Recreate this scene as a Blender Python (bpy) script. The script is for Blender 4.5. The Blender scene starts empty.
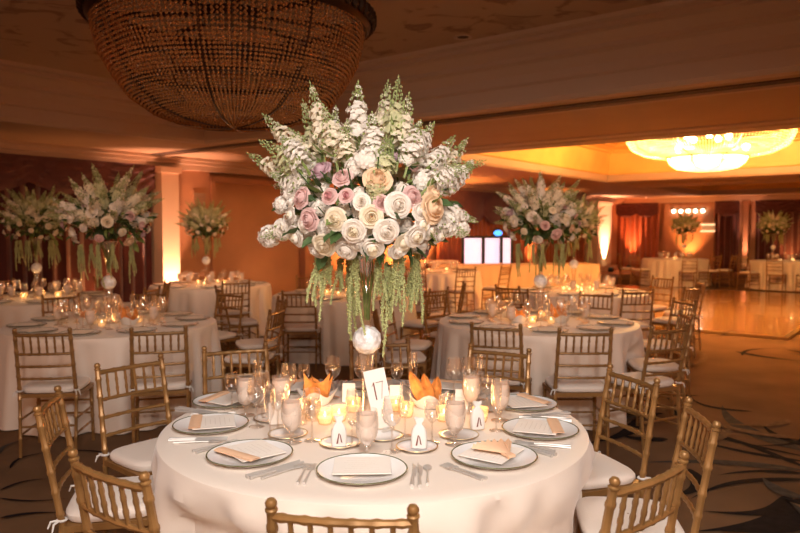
import bpy, bmesh, math, random
from mathutils import Vector, Matrix, Euler
R_ = math.radians
PI = math.pi
rnd = random.Random(7)
scene = bpy.context.scene
C = scene.collection

# ------------------------------------------------------------------ camera
CAMH, PITCH, F = 1.62, R_(3.0), 700.0
def ray(px, py):
    tx, ty = (px-400)/F, (266.5-py)/F
    return Vector((tx, math.cos(PITCH)+ty*math.sin(PITCH), -math.sin(PITCH)+ty*math.cos(PITCH)))
def at(px, py, z):
    r = ray(px, py); k = (z-CAMH)/r.z
    return Vector((r.x*k, r.y*k, z))
def atY(px, py, Y):
    r = ray(px, py); k = Y/r.y
    return Vector((r.x*k, Y, CAMH+r.z*k))
cam = bpy.data.cameras.new('camera'); camo = bpy.data.objects.new('camera', cam); C.objects.link(camo)
camo.location = (0, 0, CAMH); camo.rotation_euler = (PI/2-PITCH, 0, 0)
cam.sensor_width = 36; cam.lens = F/800*36; cam.clip_start = .05; cam.clip_end = 200
cam.dof.use_dof = True; cam.dof.focus_distance = 2.75; cam.dof.aperture_fstop = 3.2
scene.camera = camo
scene.view_settings.view_transform = 'Standard'; scene.view_settings.look = 'None'
scene.view_settings.gamma = 1; scene.view_settings.use_curve_mapping = False
scene.view_settings.exposure = 0.0

# room axes: U runs to the far left, V runs to the far right
UA, VA = Vector((-.786, .618, 0)), Vector((.618, .786, 0))
def P(u, v, z=0): return UA*u + VA*v + Vector((0, 0, z))
def uv(p): return p.dot(UA), p.dot(VA)
UW, VW, ZS = 11.05, 29.0, 2.9
ROOMROT = math.atan2(VA.y, VA.x)

# ------------------------------------------------------------------ materials
def mat(name, col, rough=.6, metal=0, **k):
    m = bpy.data.materials.new(name); m.use_nodes = True
    b = m.node_tree.nodes['Principled BSDF']
    b.inputs['Base Color'].default_value = (*col, 1); b.inputs['Roughness'].default_value = rough
    b.inputs['Metallic'].default_value = metal
    if 'emit' in k:
        b.inputs['Emission Color'].default_value = (*k['emit'], 1); b.inputs['Emission Strength'].default_value = k.get('es', 1)
    if 'sheen' in k: b.inputs['Sheen Weight'].default_value = k['sheen']
    if 'coat' in k: b.inputs['Coat Weight'].default_value = k['coat']
    if 'spec' in k: b.inputs['Specular IOR Level'].default_value = k['spec']
    v = k.get('vary', 0)
    if v:
        nt = m.node_tree; n = nt.nodes.new('ShaderNodeTexNoise'); tc = nt.nodes.new('ShaderNodeTexCoord')
        n.inputs['Scale'].default_value = k.get('scale', 8); n.inputs['Detail'].default_value = 5
        nt.links.new(tc.outputs['Object'], n.inputs['Vector'])
        r = nt.nodes.new('ShaderNodeValToRGB'); r.color_ramp.elements[0].position = .3; r.color_ramp.elements[1].position = .7
        r.color_ramp.elements[0].color = (*[c*(1-v) for c in col], 1); r.color_ramp.elements[1].color = (*[min(1, c*(1+v)) for c in col], 1)
        nt.links.new(n.outputs['Fac'], r.inputs['Fac']); nt.links.new(r.outputs['Color'], b.inputs['Base Color'])
    bp = k.get('bump', 0)
    if bp:
        nt = m.node_tree; n = nt.nodes.new('ShaderNodeTexNoise'); tc = nt.nodes.new('ShaderNodeTexCoord')
        n.inputs['Scale'].default_value = k.get('bscale', 60)
        nt.links.new(tc.outputs['Object'], n.inputs['Vector'])
        bn = nt.nodes.new('ShaderNodeBump'); bn.inputs['Strength'].default_value = bp; bn.inputs['Distance'].default_value = .01
        nt.links.new(n.outputs['Fac'], bn.inputs['Height']); nt.links.new(bn.outputs['Normal'], b.inputs['Normal'])
    return m
def glass(name, tint=(.97, .95, .93), rough=.03, base=.06, gain=.75):
    m = bpy.data.materials.new(name); m.use_nodes = True; nt = m.node_tree
    nt.nodes.remove(nt.nodes['Principled BSDF']); out = nt.nodes['Material Output']
    t = nt.nodes.new('ShaderNodeBsdfTransparent'); t.inputs[0].default_value = (*tint, 1)
    g = nt.nodes.new('ShaderNodeBsdfGlossy'); g.inputs['Roughness'].default_value = rough; g.inputs[0].default_value = (1, .97, .94, 1)
    lw = nt.nodes.new('ShaderNodeLayerWeight'); lw.inputs['Blend'].default_value = .35
    mp = nt.nodes.new('ShaderNodeMapRange'); mp.inputs['To Min'].default_value = base; mp.inputs['To Max'].default_value = gain
    nt.links.new(lw.outputs['Facing'], mp.inputs['Value'])
    mx = nt.nodes.new('ShaderNodeMixShader'); nt.links.new(mp.outputs[0], mx.inputs[0])
    nt.links.new(t.outputs[0], mx.inputs[1]); nt.links.new(g.outputs[0], mx.inputs[2]); nt.links.new(mx.outputs[0], out.inputs[0])
    return m
def veil(name, col, opac, rough=.4):
    m = bpy.data.materials.new(name); m.use_nodes = True; nt = m.node_tree
    b = nt.nodes['Principled BSDF']; b.inputs['Base Color'].default_value = (*col, 1); b.inputs['Roughness'].default_value = rough
    b.inputs['Alpha'].default_value = opac
    return m
def petal(name, col, trans=.35, vary=.12):
    m = bpy.data.materials.new(name); m.use_nodes = True; nt = m.node_tree
    b = nt.nodes['Principled BSDF']; out = nt.nodes['Material Output']
    n = nt.nodes.new('ShaderNodeTexNoise'); n.inputs['Scale'].default_value = 30; tc = nt.nodes.new('ShaderNodeTexCoord')
    nt.links.new(tc.outputs['Object'], n.inputs['Vector'])
    r = nt.nodes.new('ShaderNodeValToRGB'); r.color_ramp.elements[0].position = .3; r.color_ramp.elements[1].position = .7
    r.color_ramp.elements[0].color = (*[c*(1-vary) for c in col], 1); r.color_ramp.elements[1].color = (*[min(1, c*(1+vary)) for c in col], 1)
    nt.links.new(n.outputs['Fac'], r.inputs[0]); nt.links.new(r.outputs[0], b.inputs['Base Color'])
    b.inputs['Roughness'].default_value = .7
    t = nt.nodes.new('ShaderNodeBsdfTranslucent'); nt.links.new(r.outputs[0], t.inputs[0])
    mx = nt.nodes.new('ShaderNodeMixShader'); mx.inputs[0].default_value = trans
    nt.links.new(b.outputs[0], mx.inputs[1]); nt.links.new(t.outputs[0], mx.inputs[2]); nt.links.new(mx.outputs[0], out.inputs[0])
    return m
def lamp_mat(name, col, s):
    m = bpy.data.materials.new(name); m.use_nodes = True; nt = m.node_tree
    nt.nodes.remove(nt.nodes['Principled BSDF']); e = nt.nodes.new('ShaderNodeEmission')
    e.inputs[0].default_value = (*col, 1); e.inputs[1].default_value = s
    nt.links.new(e.outputs[0], nt.nodes['Material Output'].inputs[0]); return m

M = dict(
 gold=mat('gold_painted_wood', (.31, .165, .055), .36, .35, vary=.18, scale=14),
 cushion=mat('ivory_cushion_cloth', (.80, .71, .62), .85, sheen=.3, bump=.15, bscale=90),
 cloth=mat('ivory_satin_cloth', (.80, .70, .60), .55, sheen=.3, bump=.08, bscale=25),
 glass=glass('clear_glass', (.97,.95,.93), .07, .13, .8),
 crystal=mat('cut_crystal', (.86, .83, .80), .12, spec=.9, vary=.25, scale=35, bump=.9, bscale=45),
 frost=veil('iced_water', (.98, .86, .76), .62, .25),
 china=mat('white_china', (.86, .84, .82), .18),
 rim=mat('green_gilt_rim', (.15, .16, .07), .25, .3),
 giltrim=mat('gilt_edge', (.55, .40, .18), .3, .8),
 silver=mat('silver_plate', (.66, .63, .59), .5, .6),
 paper=mat('cream_paper', (.86, .80, .72), .8),
 ink=mat('faint_printed_ink', (.74, .67, .59), .8),
 darkink=mat('dark_brown_ink', (.20, .07, .05), .7),
 napkin=mat('peach_napkin', (.80, .52, .33), .85, bump=.1),
 white=mat('white_linen', (.74, .71, .66), .85, bump=.1),
 crisp=mat('baked_crisp', (.70, .25, .05), .7, vary=.4, scale=30, bump=.4, bscale=60),
 wax=mat('candle_wax', (.9, .75, .5), .5, emit=(1, .55, .2), es=.8),  # candlelight inside the wax put in as a faint emission
 flame=lamp_mat('candle_flame', (1, .70, .34), 14), votive=veil('frosted_amber_glass', (.95, .68, .38), .28, .3),
 leaf=petal('leaf_green', (.06, .11, .03), .2, .35),
 leafl=petal('light_leaf_green', (.24, .32, .09), .3, .3),
 amar=petal('lime_green_tassel', (.47, .49, .21), .2, .3),
 bud=petal('bud_green', (.36, .42, .16), .3, .25),
 wpet=petal('white_petal', (.92, .84, .75)),
 cpet=petal('cream_petal', (.90, .80, .62)),
 ypet=petal('pale_yellow_green_petal', (.66, .64, .38)),
 ppet=petal('blush_pink_petal', (.78, .54, .50)),
 hpet=petal('rose_pink_petal', (.74, .38, .38)),
 mpet=petal('mauve_petal', (.62, .42, .46)),
 opet=petal('peach_petal', (.90, .67, .44)),
 bronze=mat('dark_bronze', (.07, .035, .018), .35, .8),
 bead=mat('amber_crystal_bead', (.62, .27, .09), .15, .5),
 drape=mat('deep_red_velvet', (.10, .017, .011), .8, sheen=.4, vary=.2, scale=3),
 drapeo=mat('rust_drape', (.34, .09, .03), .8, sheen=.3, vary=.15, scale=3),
 swag=mat('burgundy_swag', (.11, .025, .022), .7, sheen=.5, vary=.2, scale=4),
 wall=mat('terracotta_wall', (.42, .20, .10), .75, vary=.08, scale=2),
 wallp=mat('buff_plaster', (.72, .50, .34), .7),
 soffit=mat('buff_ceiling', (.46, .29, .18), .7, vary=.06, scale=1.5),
 trim=mat('cornice_plaster', (.52, .36, .25), .6),
 slot=mat('dark_track', (.08, .045, .03), .7),
 creamcl=mat('cream_stage_cloth', (.80, .62, .40), .8),
 black=mat('black_frame', (.015, .012, .012), .5),
 fixture=mat('black_metal', (.03, .028, .026), .45, .6),
 gridm=mat('painted_metal', (.34, .20, .12), .6),
)
M['glint'] = mat('painted_glint_bead', (.95, .62, .36), .22, .85)  # painted sparkle: paler, shinier colour for scattered beads of the unlit chandelier
M['beadglow'] = mat('painted_glow_bead', (.9, .7, .4), .3, emit=(1, .46, .12), es=1.6)  # bulb light on the crystals put into the beads as emission
M['beadglowhot'] = mat('strong_painted_glow_bead', (.9, .75, .5), .3, emit=(1, .60, .24), es=3.2)  # same painted glow, stronger, for the lower bowl
M['bulb'] = lamp_mat('glowing_bulb', (1, .74, .38), 30)
M['lavender'] = mat('lavender_lit_panel', (.75, .7, .75), .6, emit=(.84, .70, .90), es=.95)
M['blue'] = lamp_mat('blue_lamp', (.08, .30, 1), 3)
M['shelflit'] = lamp_mat('lit_glass_shelf', (1, .62, .32), 2.2)
M['hot'] = lamp_mat('white_lamp', (1, .82, .6), 9)

def set_nodes_carpet():
    m = mat('brown_carpet', (.20, .115, .06), .95, vary=.22, scale=1.3, bump=.35, bscale=220, spec=.1)
    return m
M['carpet'] = set_nodes_carpet()
M['carpetd'] = mat('carpet_dark_leaf', (.018, .013, .014), .95, vary=.3, scale=20, bump=.3, bscale=220, spec=.1)
M['carpetg'] = mat('carpet_grey_leaf', (.085, .072, .06), .95, vary=.3, scale=20, bump=.3, bscale=220, spec=.1)
M['carpetl'] = mat('carpet_tan_leaf', (.21, .13, .07), .95, vary=.3, scale=20, bump=.3, bscale=220, spec=.1)
def parquet():
    m = mat('honey_parquet', (.55, .30, .11), .16, coat=.3); nt = m.node_tree; b = nt.nodes['Principled BSDF']
    tc = nt.nodes.new('ShaderNodeTexCoord'); mp = nt.nodes.new('ShaderNodeMapping'); mp.inputs['Rotation'].default_value = (0, 0, -ROOMROT)
    br = nt.nodes.new('ShaderNodeTexBrick'); br.inputs['Scale'].default_value = 1.1
    br.inputs['Color1'].default_value = (.55, .31, .12, 1); br.inputs['Color2'].default_value = (.45, .24, .085, 1); br.inputs['Mortar'].default_value = (.30, .15, .05, 1)
    br.inputs['Mortar Size'].default_value = .008; br.offset = 0; br.inputs['Brick Width'].default_value = .5; br.inputs['Row Height'].default_value = .5
    nt.links.new(tc.outputs['Object'], mp.inputs[0]); nt.links.new(mp.outputs[0], br.inputs['Vector']); nt.links.new(br.outputs['Color'], b.inputs['Base Color'])
    return m
M['parquet'] = parquet()
CH1 = Vector((-1.16, 4.95, 0)); CH2 = P(3.5, 13.4)
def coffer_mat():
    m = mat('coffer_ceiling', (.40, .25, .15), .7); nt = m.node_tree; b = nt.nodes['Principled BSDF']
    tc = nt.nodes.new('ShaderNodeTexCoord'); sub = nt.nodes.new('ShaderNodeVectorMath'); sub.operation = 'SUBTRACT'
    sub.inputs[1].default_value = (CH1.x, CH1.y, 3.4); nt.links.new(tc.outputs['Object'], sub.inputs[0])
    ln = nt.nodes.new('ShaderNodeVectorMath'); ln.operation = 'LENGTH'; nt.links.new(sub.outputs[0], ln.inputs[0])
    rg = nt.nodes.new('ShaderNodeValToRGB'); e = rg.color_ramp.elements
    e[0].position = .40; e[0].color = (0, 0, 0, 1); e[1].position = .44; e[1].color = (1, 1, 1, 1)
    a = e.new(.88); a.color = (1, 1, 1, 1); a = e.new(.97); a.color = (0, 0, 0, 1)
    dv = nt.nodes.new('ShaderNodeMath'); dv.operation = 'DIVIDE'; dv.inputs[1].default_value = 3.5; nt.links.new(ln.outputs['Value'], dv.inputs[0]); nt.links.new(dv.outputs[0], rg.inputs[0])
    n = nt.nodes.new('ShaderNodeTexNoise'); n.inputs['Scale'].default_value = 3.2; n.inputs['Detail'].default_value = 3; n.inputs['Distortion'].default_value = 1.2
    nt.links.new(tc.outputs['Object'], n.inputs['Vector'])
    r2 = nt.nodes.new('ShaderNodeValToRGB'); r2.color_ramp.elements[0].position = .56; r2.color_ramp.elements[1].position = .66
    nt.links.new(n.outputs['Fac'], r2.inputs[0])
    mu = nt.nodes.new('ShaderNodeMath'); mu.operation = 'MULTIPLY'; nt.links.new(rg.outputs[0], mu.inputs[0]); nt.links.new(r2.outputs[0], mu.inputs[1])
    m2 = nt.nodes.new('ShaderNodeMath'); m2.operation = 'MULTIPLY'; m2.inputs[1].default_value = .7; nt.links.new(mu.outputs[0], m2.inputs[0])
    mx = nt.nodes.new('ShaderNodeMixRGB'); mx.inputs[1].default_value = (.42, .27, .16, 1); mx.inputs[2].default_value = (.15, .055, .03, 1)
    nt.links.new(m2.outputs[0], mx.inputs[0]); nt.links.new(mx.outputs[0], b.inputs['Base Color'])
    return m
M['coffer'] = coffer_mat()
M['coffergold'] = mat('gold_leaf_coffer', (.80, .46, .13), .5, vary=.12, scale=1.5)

# ------------------------------------------------------------------ mesh builder
class MB:
    def __init__(s): s.v = []; s.f = []; s.m = []; s.ms = []
    def mi(s, m):
        if m not in s.ms: s.ms.append(m)
        return s.ms.index(m)
    def add(s, vs, fs, m):
        b = len(s.v); k = s.mi(m); s.v += [Vector(v) for v in vs]
        for f in fs: s.f.append(tuple(b+i for i in f)); s.m.append(k)
    def box(s, c, d, m, rz=0, mx=None):
        vs = []
        for x in (-1, 1):
            for y in (-1, 1):
                for z in (-1, 1): vs.append(Vector((x*d[0]/2, y*d[1]/2, z*d[2]/2)))
        mt = Matrix.Rotation(rz, 3, 'Z') if mx is None else mx
        vs = [mt@v + Vector(c) for v in vs]
        s.add(vs, [(0, 1, 3, 2), (4, 6, 7, 5), (0, 4, 5, 1), (2, 3, 7, 6), (0, 2, 6, 4), (1, 5, 7, 3)], m)
    def tube(s, pts, rad, m, n=8, cap=True):
        pts = [Vector(p) for p in pts]; N = len(pts)
        if not hasattr(rad, '__len__'): rad = [rad]*N
        vs = []; ref = None
        for i, p in enumerate(pts):
            d = (pts[min(i+1, N-1)]-pts[max(i-1, 0)])
            d = d.normalized() if d.length > 1e-9 else Vector((0, 0, 1))
            if ref is None: ref = Vector((1, 0, 0)) if abs(d.x) < .8 else Vector((0, 1, 0))
            a = (ref - d*ref.dot(d)).normalized(); ref = a; b = d.cross(a)
            for k in range(n):
                t = 2*PI*k/n; vs.append(p + (a*math.cos(t)+b*math.sin(t))*rad[i])
        fs = [(i*n+k, i*n+(k+1) % n, (i+1)*n+(k+1) % n, (i+1)*n+k) for i in range(N-1) for k in range(n)]
        if cap: fs += [tuple(range(n))[::-1], tuple((N-1)*n+k for k in range(n))]
        s.add(vs, fs, m)
    def lathe(s, prof, m, c=(0, 0, 0), n=24, mx=None):
        vs = []; N = len(prof)
        for r, z in prof:
            for k in range(n):
                t = 2*PI*k/n; v = Vector((max(r, 1e-5)*math.cos(t), max(r, 1e-5)*math.sin(t), z))
                vs.append((mx@v if mx is not None else v)+Vector(c))
        s.add(vs, [(i*n+k, i*n+(k+1) % n, (i+1)*n+(k+1) % n, (i+1)*n+k) for i in range(N-1) for k in range(n)], m)
    def ball(s, c, r, m, n=8, sc=(1, 1, 1)):
        k = max(3, n//2)
        vs = []; c = Vector(c)
        prof = [(math.sin(PI*i/k), -math.cos(PI*i/k)) for i in range(k+1)]
        for a, z in prof:
            for j in range(n):
                t = 2*PI*j/n; vs.append(c+Vector((max(a, 1e-4)*math.cos(t)*r*sc[0], max(a, 1e-4)*math.sin(t)*r*sc[1], z*r*sc[2])))
        s.add(vs, [(i*n+j, i*n+(j+1) % n, (i+1)*n+(j+1) % n, (i+1)*n+j) for i in range(k) for j in range(n)], m)
    def octa(s, c, r, m, sz=1):
        c = Vector(c)
        vs = [c+Vector(d)*r for d in ((1, 0, 0), (0, 1, 0), (-1, 0, 0), (0, -1, 0))]+[c+Vector((0, 0, r*sz)), c-Vector((0, 0, r*sz))]
        s.add(vs, [(0, 1, 4), (1, 2, 4), (2, 3, 4), (3, 0, 4), (1, 0, 5), (2, 1, 5), (3, 2, 5), (0, 3, 5)], m)
    def quad(s, a, b, c, d, m): s.add([a, b, c, d], [(0, 1, 2, 3)], m)
    def poly(s, vs, m): s.add(vs, [tuple(range(len(vs)))], m)
    def grid(s, rows, m):
        n = len(rows[0]); vs = [p for r in rows for p in r]
        s.add(vs, [(i*n+k, i*n+k+1, (i+1)*n+k+1, (i+1)*n+k) for i in range(len(rows)-1) for k in range(n-1)], m)
    def mesh(s, name, smooth=True):
        me = bpy.data.meshes.new(name); me.from_pydata([tuple(v) for v in s.v], [], s.f)
        for m in s.ms: me.materials.append(m)
        me.polygons.foreach_set('material_index', s.m)
        if smooth:
            me.polygons.foreach_set('use_smooth', [True]*len(s.f))
            try: me.set_sharp_from_angle(angle=R_(40))
            except Exception: pass
        me.update(); return me
    def build(s, name, parent=None, smooth=True, loc=None):
        return link(name, s.mesh(name, smooth), parent, loc)
def link(name, me, parent=None, loc=None, mx=None):
    o = bpy.data.objects.new(name, me); C.objects.link(o)
    if parent: o.parent = parent
    if mx is not None: o.matrix_local = mx
    elif loc is not None: o.location = loc
    return o
def tag(o, label, cat, group=None):
    o['label'] = label; o['category'] = cat
    if group: o['group'] = group
    return o
def thing(name, label, cat, loc=(0, 0, 0), rz=0, group=None):
    o = bpy.data.objects.new(name, None); C.objects.link(o); o.empty_display_size = .05
    o.location = loc; o.rotation_euler = (0, 0, rz)
    return tag(o, label, cat, group)
def struct(o): o['kind'] = 'structure'; return o
def dup(o, parent=None):
    c = o.copy(); C.objects.link(c); c.parent = parent
    for ch in list(o.children): dup(ch, c)
    return c
class Proto:
    """first use moves the prototype itself, later uses copy it with its parts"""
    def __init__(s, root): s.root = root; s.used = False
    def place(s, loc, rz, label, cat=None, group=None):
        o = s.root if not s.used else dup(s.root)
        s.used = True
        o.location = loc; o.rotation_euler = (0, 0, rz); o['label'] = label
        if cat: o['category'] = cat
        if group: o['group'] = group
        elif 'group' in o: del o['group']
        return o
def spot(loc, target, e, col, ang=60, blend=.8, rad=.08, name='spot_lamp'):
    l = bpy.data.lights.new(name, 'SPOT'); l.energy = e; l.color = col; l.spot_size = R_(ang); l.spot_blend = blend; l.shadow_soft_size = rad
    o = bpy.data.objects.new(name, l); C.objects.link(o); o.location = loc
    o.rotation_euler = (Vector(target)-Vector(loc)).to_track_quat('-Z', 'Y').to_euler(); return o
def point(loc, e, col, rad=.03, name='point_lamp'):
    l = bpy.data.lights.new(name, 'POINT'); l.energy = e; l.color = col; l.shadow_soft_size = rad
    o = bpy.data.objects.new(name, l); C.objects.link(o); o.location = loc; return o

# ------------------------------------------------------------------ room shell
UMIN, VMIN = -6.0, -4.0
b = MB(); b.quad(P(UMIN, VMIN), P(UW+.2, VMIN), P(UW+.2, VW+.2), P(UMIN, VW+.2), M['carpet'])
def frond(b, px0, py0, px1, py1, bend, w, m, z=.004, tail=.15, lean=.5):
    a, c = at(px0, py0, 0), at(px1, py1, 0); d = c-a; n = Vector((-d.y, d.x, 0)).normalized()
    L, Rr = [], []
    for i in range(13):
        t = i/12; p = a+d*t+n*bend*math.sin(PI*t)*d.length
        wd = w*(math.sin(PI*min(1, t**lean))*(1-tail)+tail*(1-t))
        q = n*wd
        L.append(p+q+Vector((0, 0, z))); Rr.append(p-q+Vector((0, 0, z)))
    b.grid([L, Rr], m)
fr = [(806,462,672,432,.10,.035,'d'),(806,457,676,402,.22,.035,'d'),(700,396,676,404,-.4,.03,'d'),(806,468,655,418,-.06,.035,'d'),(806,452,722,405,.12,.09,'g'),(800,470,640,463,-.08,.06,'g'),
      (806,474,716,476,-.10,.03,'d'),(752,412,690,398,.25,.04,'d'),(806,447,762,424,.1,.04,'d'),(806,430,740,446,.2,.03,'d'),(668,440,612,434,.15,.06,'d'),(806,480,690,500,-.12,.035,'d'),
      (806,500,690,533,.1,.07,'d'),(790,497,700,512,.2,.06,'d'),(736,352,806,362,-.1,.05,'d'),(742,356,790,349,.2,.03,'d'),(690,470,655,500,.2,.05,'d'),(640,420,585,445,.1,.07,'d'),
      (800,500,762,478,.1,.06,'g'),(730,430,670,446,.12,.05,'l'),(790,420,720,424,.2,.05,'l'),(800,440,690,415,.15,.06,'l'),
      (10,470,60,452,.3,.015,'d'),(60,452,100,470,.3,.015,'d'),(0,492,50,480,.2,.015,'d'),(0,500,70,500,-.1,.012,'d'),(45,446,75,440,.4,.02,'g'),(0,455,30,440,.2,.02,'g'),
      (0,520,60,515,.1,.02,'d'),(100,480,60,490,.2,.02,'g'),(600,470,640,480,.2,.05,'d'),(700,352,650,372,.15,.05,'l'),(330,400,250,405,.1,.05,'d'),(230,420,170,440,.1,.05,'d')]
for i, (x0, y0, x1, y1, bd, w, k) in enumerate(fr): frond(b, x0, y0, x1, y1, bd, w, M['carpet'+k], z=.002+.0004*i)
r2 = random.Random(3)
for i in range(26):
    u0, v0 = r2.uniform(-3, 9), r2.uniform(3, 24)
    p = P(u0, v0); ang = r2.uniform(0, 6.28)
    for k in range(4):
        a2 = ang+k*.35; L, Rr = [], []; ln = r2.uniform(.7, 1.2)
        d = Vector((math.cos(a2), math.sin(a2), 0)); n = Vector((-d.y, d.x, 0))
        for j in range(9):
            t = j/8; q = p+d*ln*t+n*(.25*math.sin(PI*t)*ln); wd = .06*math.sin(PI*t)+.008
            L.append(q+n*wd+Vector((0, 0, .016+.0003*i))); Rr.append(q-n*wd+Vector((0, 0, .016+.0003*i)))
        b.grid([L, Rr], M['carpet'+'dgl'[(i+k) % 3]])
struct(b.build('floor', smooth=False))

def rbox(b, u0, u1, v0, v1, z0, z1, m):
    vs = [P(u, v, z) for u in (u0, u1) for v in (v0, v1) for z in (z0, z1)]
    b.add(vs, [(0, 1, 3, 2), (4, 6, 7, 5), (0, 4, 5, 1), (2, 3, 7, 6), (0, 2, 6, 4), (1, 5, 7, 3)], m)
b = MB(); rbox(b, UW, UW+.2, VMIN, VW+.2, 0, 3.6, M['wall']); struct(b.build('wall_left', smooth=False))
b = MB(); rbox(b, UMIN, UW, VW, VW+.2, 0, 3.6, M['wall']); struct(b.build('wall_back', smooth=False))
b = MB(); rbox(b, UW-.03, UW, VMIN, VW, 0, .15, M['wallp']); struct(b.build('baseboard_left', smooth=False))

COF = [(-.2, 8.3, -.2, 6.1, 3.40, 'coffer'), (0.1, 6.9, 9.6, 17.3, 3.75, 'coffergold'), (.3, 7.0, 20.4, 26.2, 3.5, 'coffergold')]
b = MB()
us = lambda lo, hi, z, v0, v1: b.quad(P(lo, v0, z), P(hi, v0, z), P(hi, v1, z), P(lo, v1, z), M['soffit'])
edges = [VMIN]
for c in COF: edges += [c[2], c[3]]
edges.append(VW+.2)
for i in range(len(edges)-1):
    v0, v1 = edges[i], edges[i+1]
    if i % 2 == 0: us(UMIN, UW+.2, ZS, v0, v1)
    else:
        c = COF[i//2]; us(UMIN, c[0], ZS, v0, v1); us(c[1], UW+.2, ZS, v0, v1)
for c in COF:
    k = .42
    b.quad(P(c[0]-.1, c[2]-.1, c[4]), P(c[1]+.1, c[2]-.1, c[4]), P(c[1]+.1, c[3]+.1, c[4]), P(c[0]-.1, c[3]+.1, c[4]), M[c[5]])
struct(b.build('ceiling', smooth=False))
for i, c in enumerate(COF):
    b = MB(); zt = c[4]
    prof = [(-.42, ZS), (-.42, ZS-.02), (-.30, ZS-.035), (-.26, ZS-.02), (-.24, ZS-.05), (-.10, ZS-.07), (-.03, ZS-.07), (0, ZS-.03), (.0, ZS+.10), (.04, ZS+.12), (.04, ZS+.2), (.10, zt-.22), (.16, zt-.2), (.16, zt-.16), (.26, zt-.09), (.34, zt-.08), (.34, zt-.04), (.42, zt-.03), (.44, zt)]
    for (o0, z0), (o1, z1) in zip(prof, prof[1:]):
        mm = M[c[5]] if (i and z0 > ZS+.05) else M['trim']
        r = lambda o, z: [P(c[0]+o, c[2]+o, z), P(c[1]-o, c[2]+o, z), P(c[1]-o, c[3]-o, z), P(c[0]+o, c[3]-o, z)]
        A, B = r(o0, z0), r(o1, z1)
        for q in range(4): b.quad(A[q], A[(q+1) % 4], B[(q+1) % 4], B[q], mm)
    struct(b.build('trim_%d' % (i+1), smooth=False))
# partition track across the beam and cornice along the two walls
b = MB(); rbox(b, UMIN, UW, 6.75, 6.90, ZS-.012, ZS+.02, M['slot']); rbox(b, UMIN, UW, 6.92, 7.0, ZS-.03, ZS+.02, M['trim']); struct(b.build('trim_4', smooth=False))
b = MB()
for o, z0, z1 in ((.42, ZS-.05, ZS), (.34, ZS-.11, ZS-.05), (.22, ZS-.2, ZS-.11)):
    rbox(b, UW-o, UW, VMIN, VW, z0, z1, M['trim']); rbox(b, UMIN, UW, VW-o, VW, z0, z1, M['trim'])
struct(b.build('trim_5', smooth=False))

def w1(px):   # v coordinate where the image column meets the left wall, at wall offset 0
    t = (px-400)/F; d = UW/(-.786*t+.618); return d*(t*.618+.786)
def w2(px):
    t = (px-400)/F; d = VW/(t*.618+.786); return d*(-.786*t+.618)
def curtain(name, label, wall, s0, s1, m, z0=.02, z1=2.68, amp=.05, period=.22, off=.16, valance=None, cat='curtain', vdrop=.55):
    L = abs(s1-s0); n = max(12, int(L/period*6)); n = min(n, 420)
    rows = []
    rr = random.Random(int(s0*100))
    ph = [rr.uniform(-.5, .5) for _ in range(n+1)]
    for zi in range(6):
        z = z0+(z1-z0)*zi/5; row = []
        for k in range(n+1):
            s = s0+(s1-s0)*k/n
            o = off+amp*math.sin(2*PI*(s-s0)/period+ph[k]*.5)*(1-.3*zi/5)
            row.append(P(UW-o, s, z) if wall == 1 else P(s, VW-o, z))
        rows.append(row)
    root = thing(name, label, cat, P(UW-off, (s0+s1)/2, 0) if wall == 1 else P((s0+s1)/2, VW-off, 0))
    def sub(rows, nm, mm):
        bb = MB(); bb.grid([[p-root.location for p in r] for r in rows], mm); o = bb.build(nm, root); return o
    sub(rows, 'drape', m)
    if valance:
        nsw = max(1, round(L/1.1)); rows = []; n2 = nsw*20
        for zi in range(9):
            row = []
            for k in range(n2+1):
                s = s0+(s1-s0)*k/n2; f = (k % 20)/20 if k < n2 else 1
                drop = vdrop*(.72+.28*math.sin(PI*f))
                t = zi/8; z = 2.72-drop*(1-t)
                o = off+.16+.05*math.sin(PI*f)*(1-t)+.018*math.sin(t*22+math.sin(PI*f)*5)
                row.append(P(UW-o, s, z) if wall == 1 else P(s, VW-o, z))
            rows.append(row)
        sub(rows, 'valance', valance)
    return root
curtain('curtain', 'dark red full-length drapes with valance along the left wall', 1, -1.5, w1(146), M['drape'], valance=M['swag'])
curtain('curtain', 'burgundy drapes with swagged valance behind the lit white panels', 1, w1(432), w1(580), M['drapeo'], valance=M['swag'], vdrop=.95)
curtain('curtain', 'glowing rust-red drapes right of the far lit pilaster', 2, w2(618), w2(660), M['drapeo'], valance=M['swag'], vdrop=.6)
curtain('curtain', 'dark drapes beside the bright far doorway', 2, w2(716), w2(740), M['drape'], valance=M['swag'], vdrop=.6)
curtain('curtain', 'dark burgundy drapes at the far right end of the back wall', 2, w2(756), w2(830), M['drape'], valance=M['swag'], vdrop=.6)

def pilaster(name, label, wall, s0, s1, depth=.42, m=None):
    m = m or M['wallp']
    s0, s1 = min(s0, s1), max(s0, s1); c = P(UW-depth/2, (s0+s1)/2) if wall == 1 else P((s0+s1)/2, VW-depth/2)
    bb = MB()
    rot = ROOMROT
    w = s1-s0
    dims = lambda dd, ww: (ww, dd) if wall == 1 else (dd, ww)
    def bx(nm, dd, ww, z0, z1, m):
        q = MB(); dx, dy = dims(dd, ww); q.box((0, 0, (z0+z1)/2), (dx, dy, z1-z0), m); return q
    # local x runs along V, local y along U
    root = struct(bpy.data.objects.new(name, None)); C.objects.link(root); root.location = c; root.rotation_euler = (0, 0, rot)
    root['label'] = label
    bx('s', depth, w, .2, 2.7, m).build('shaft', root, smooth=False)
    bx('b', depth+.06, w+.06, 0, .2, m).build('plinth', root, smooth=False)
    bx('c', depth+.08, w+.08, 2.6, 2.7, m).build('capital', root, smooth=False)
    return root
pilaster('trim_6', 'pale pilaster lit from its foot on the left wall', 1, w1(149), w1(166))
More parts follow.
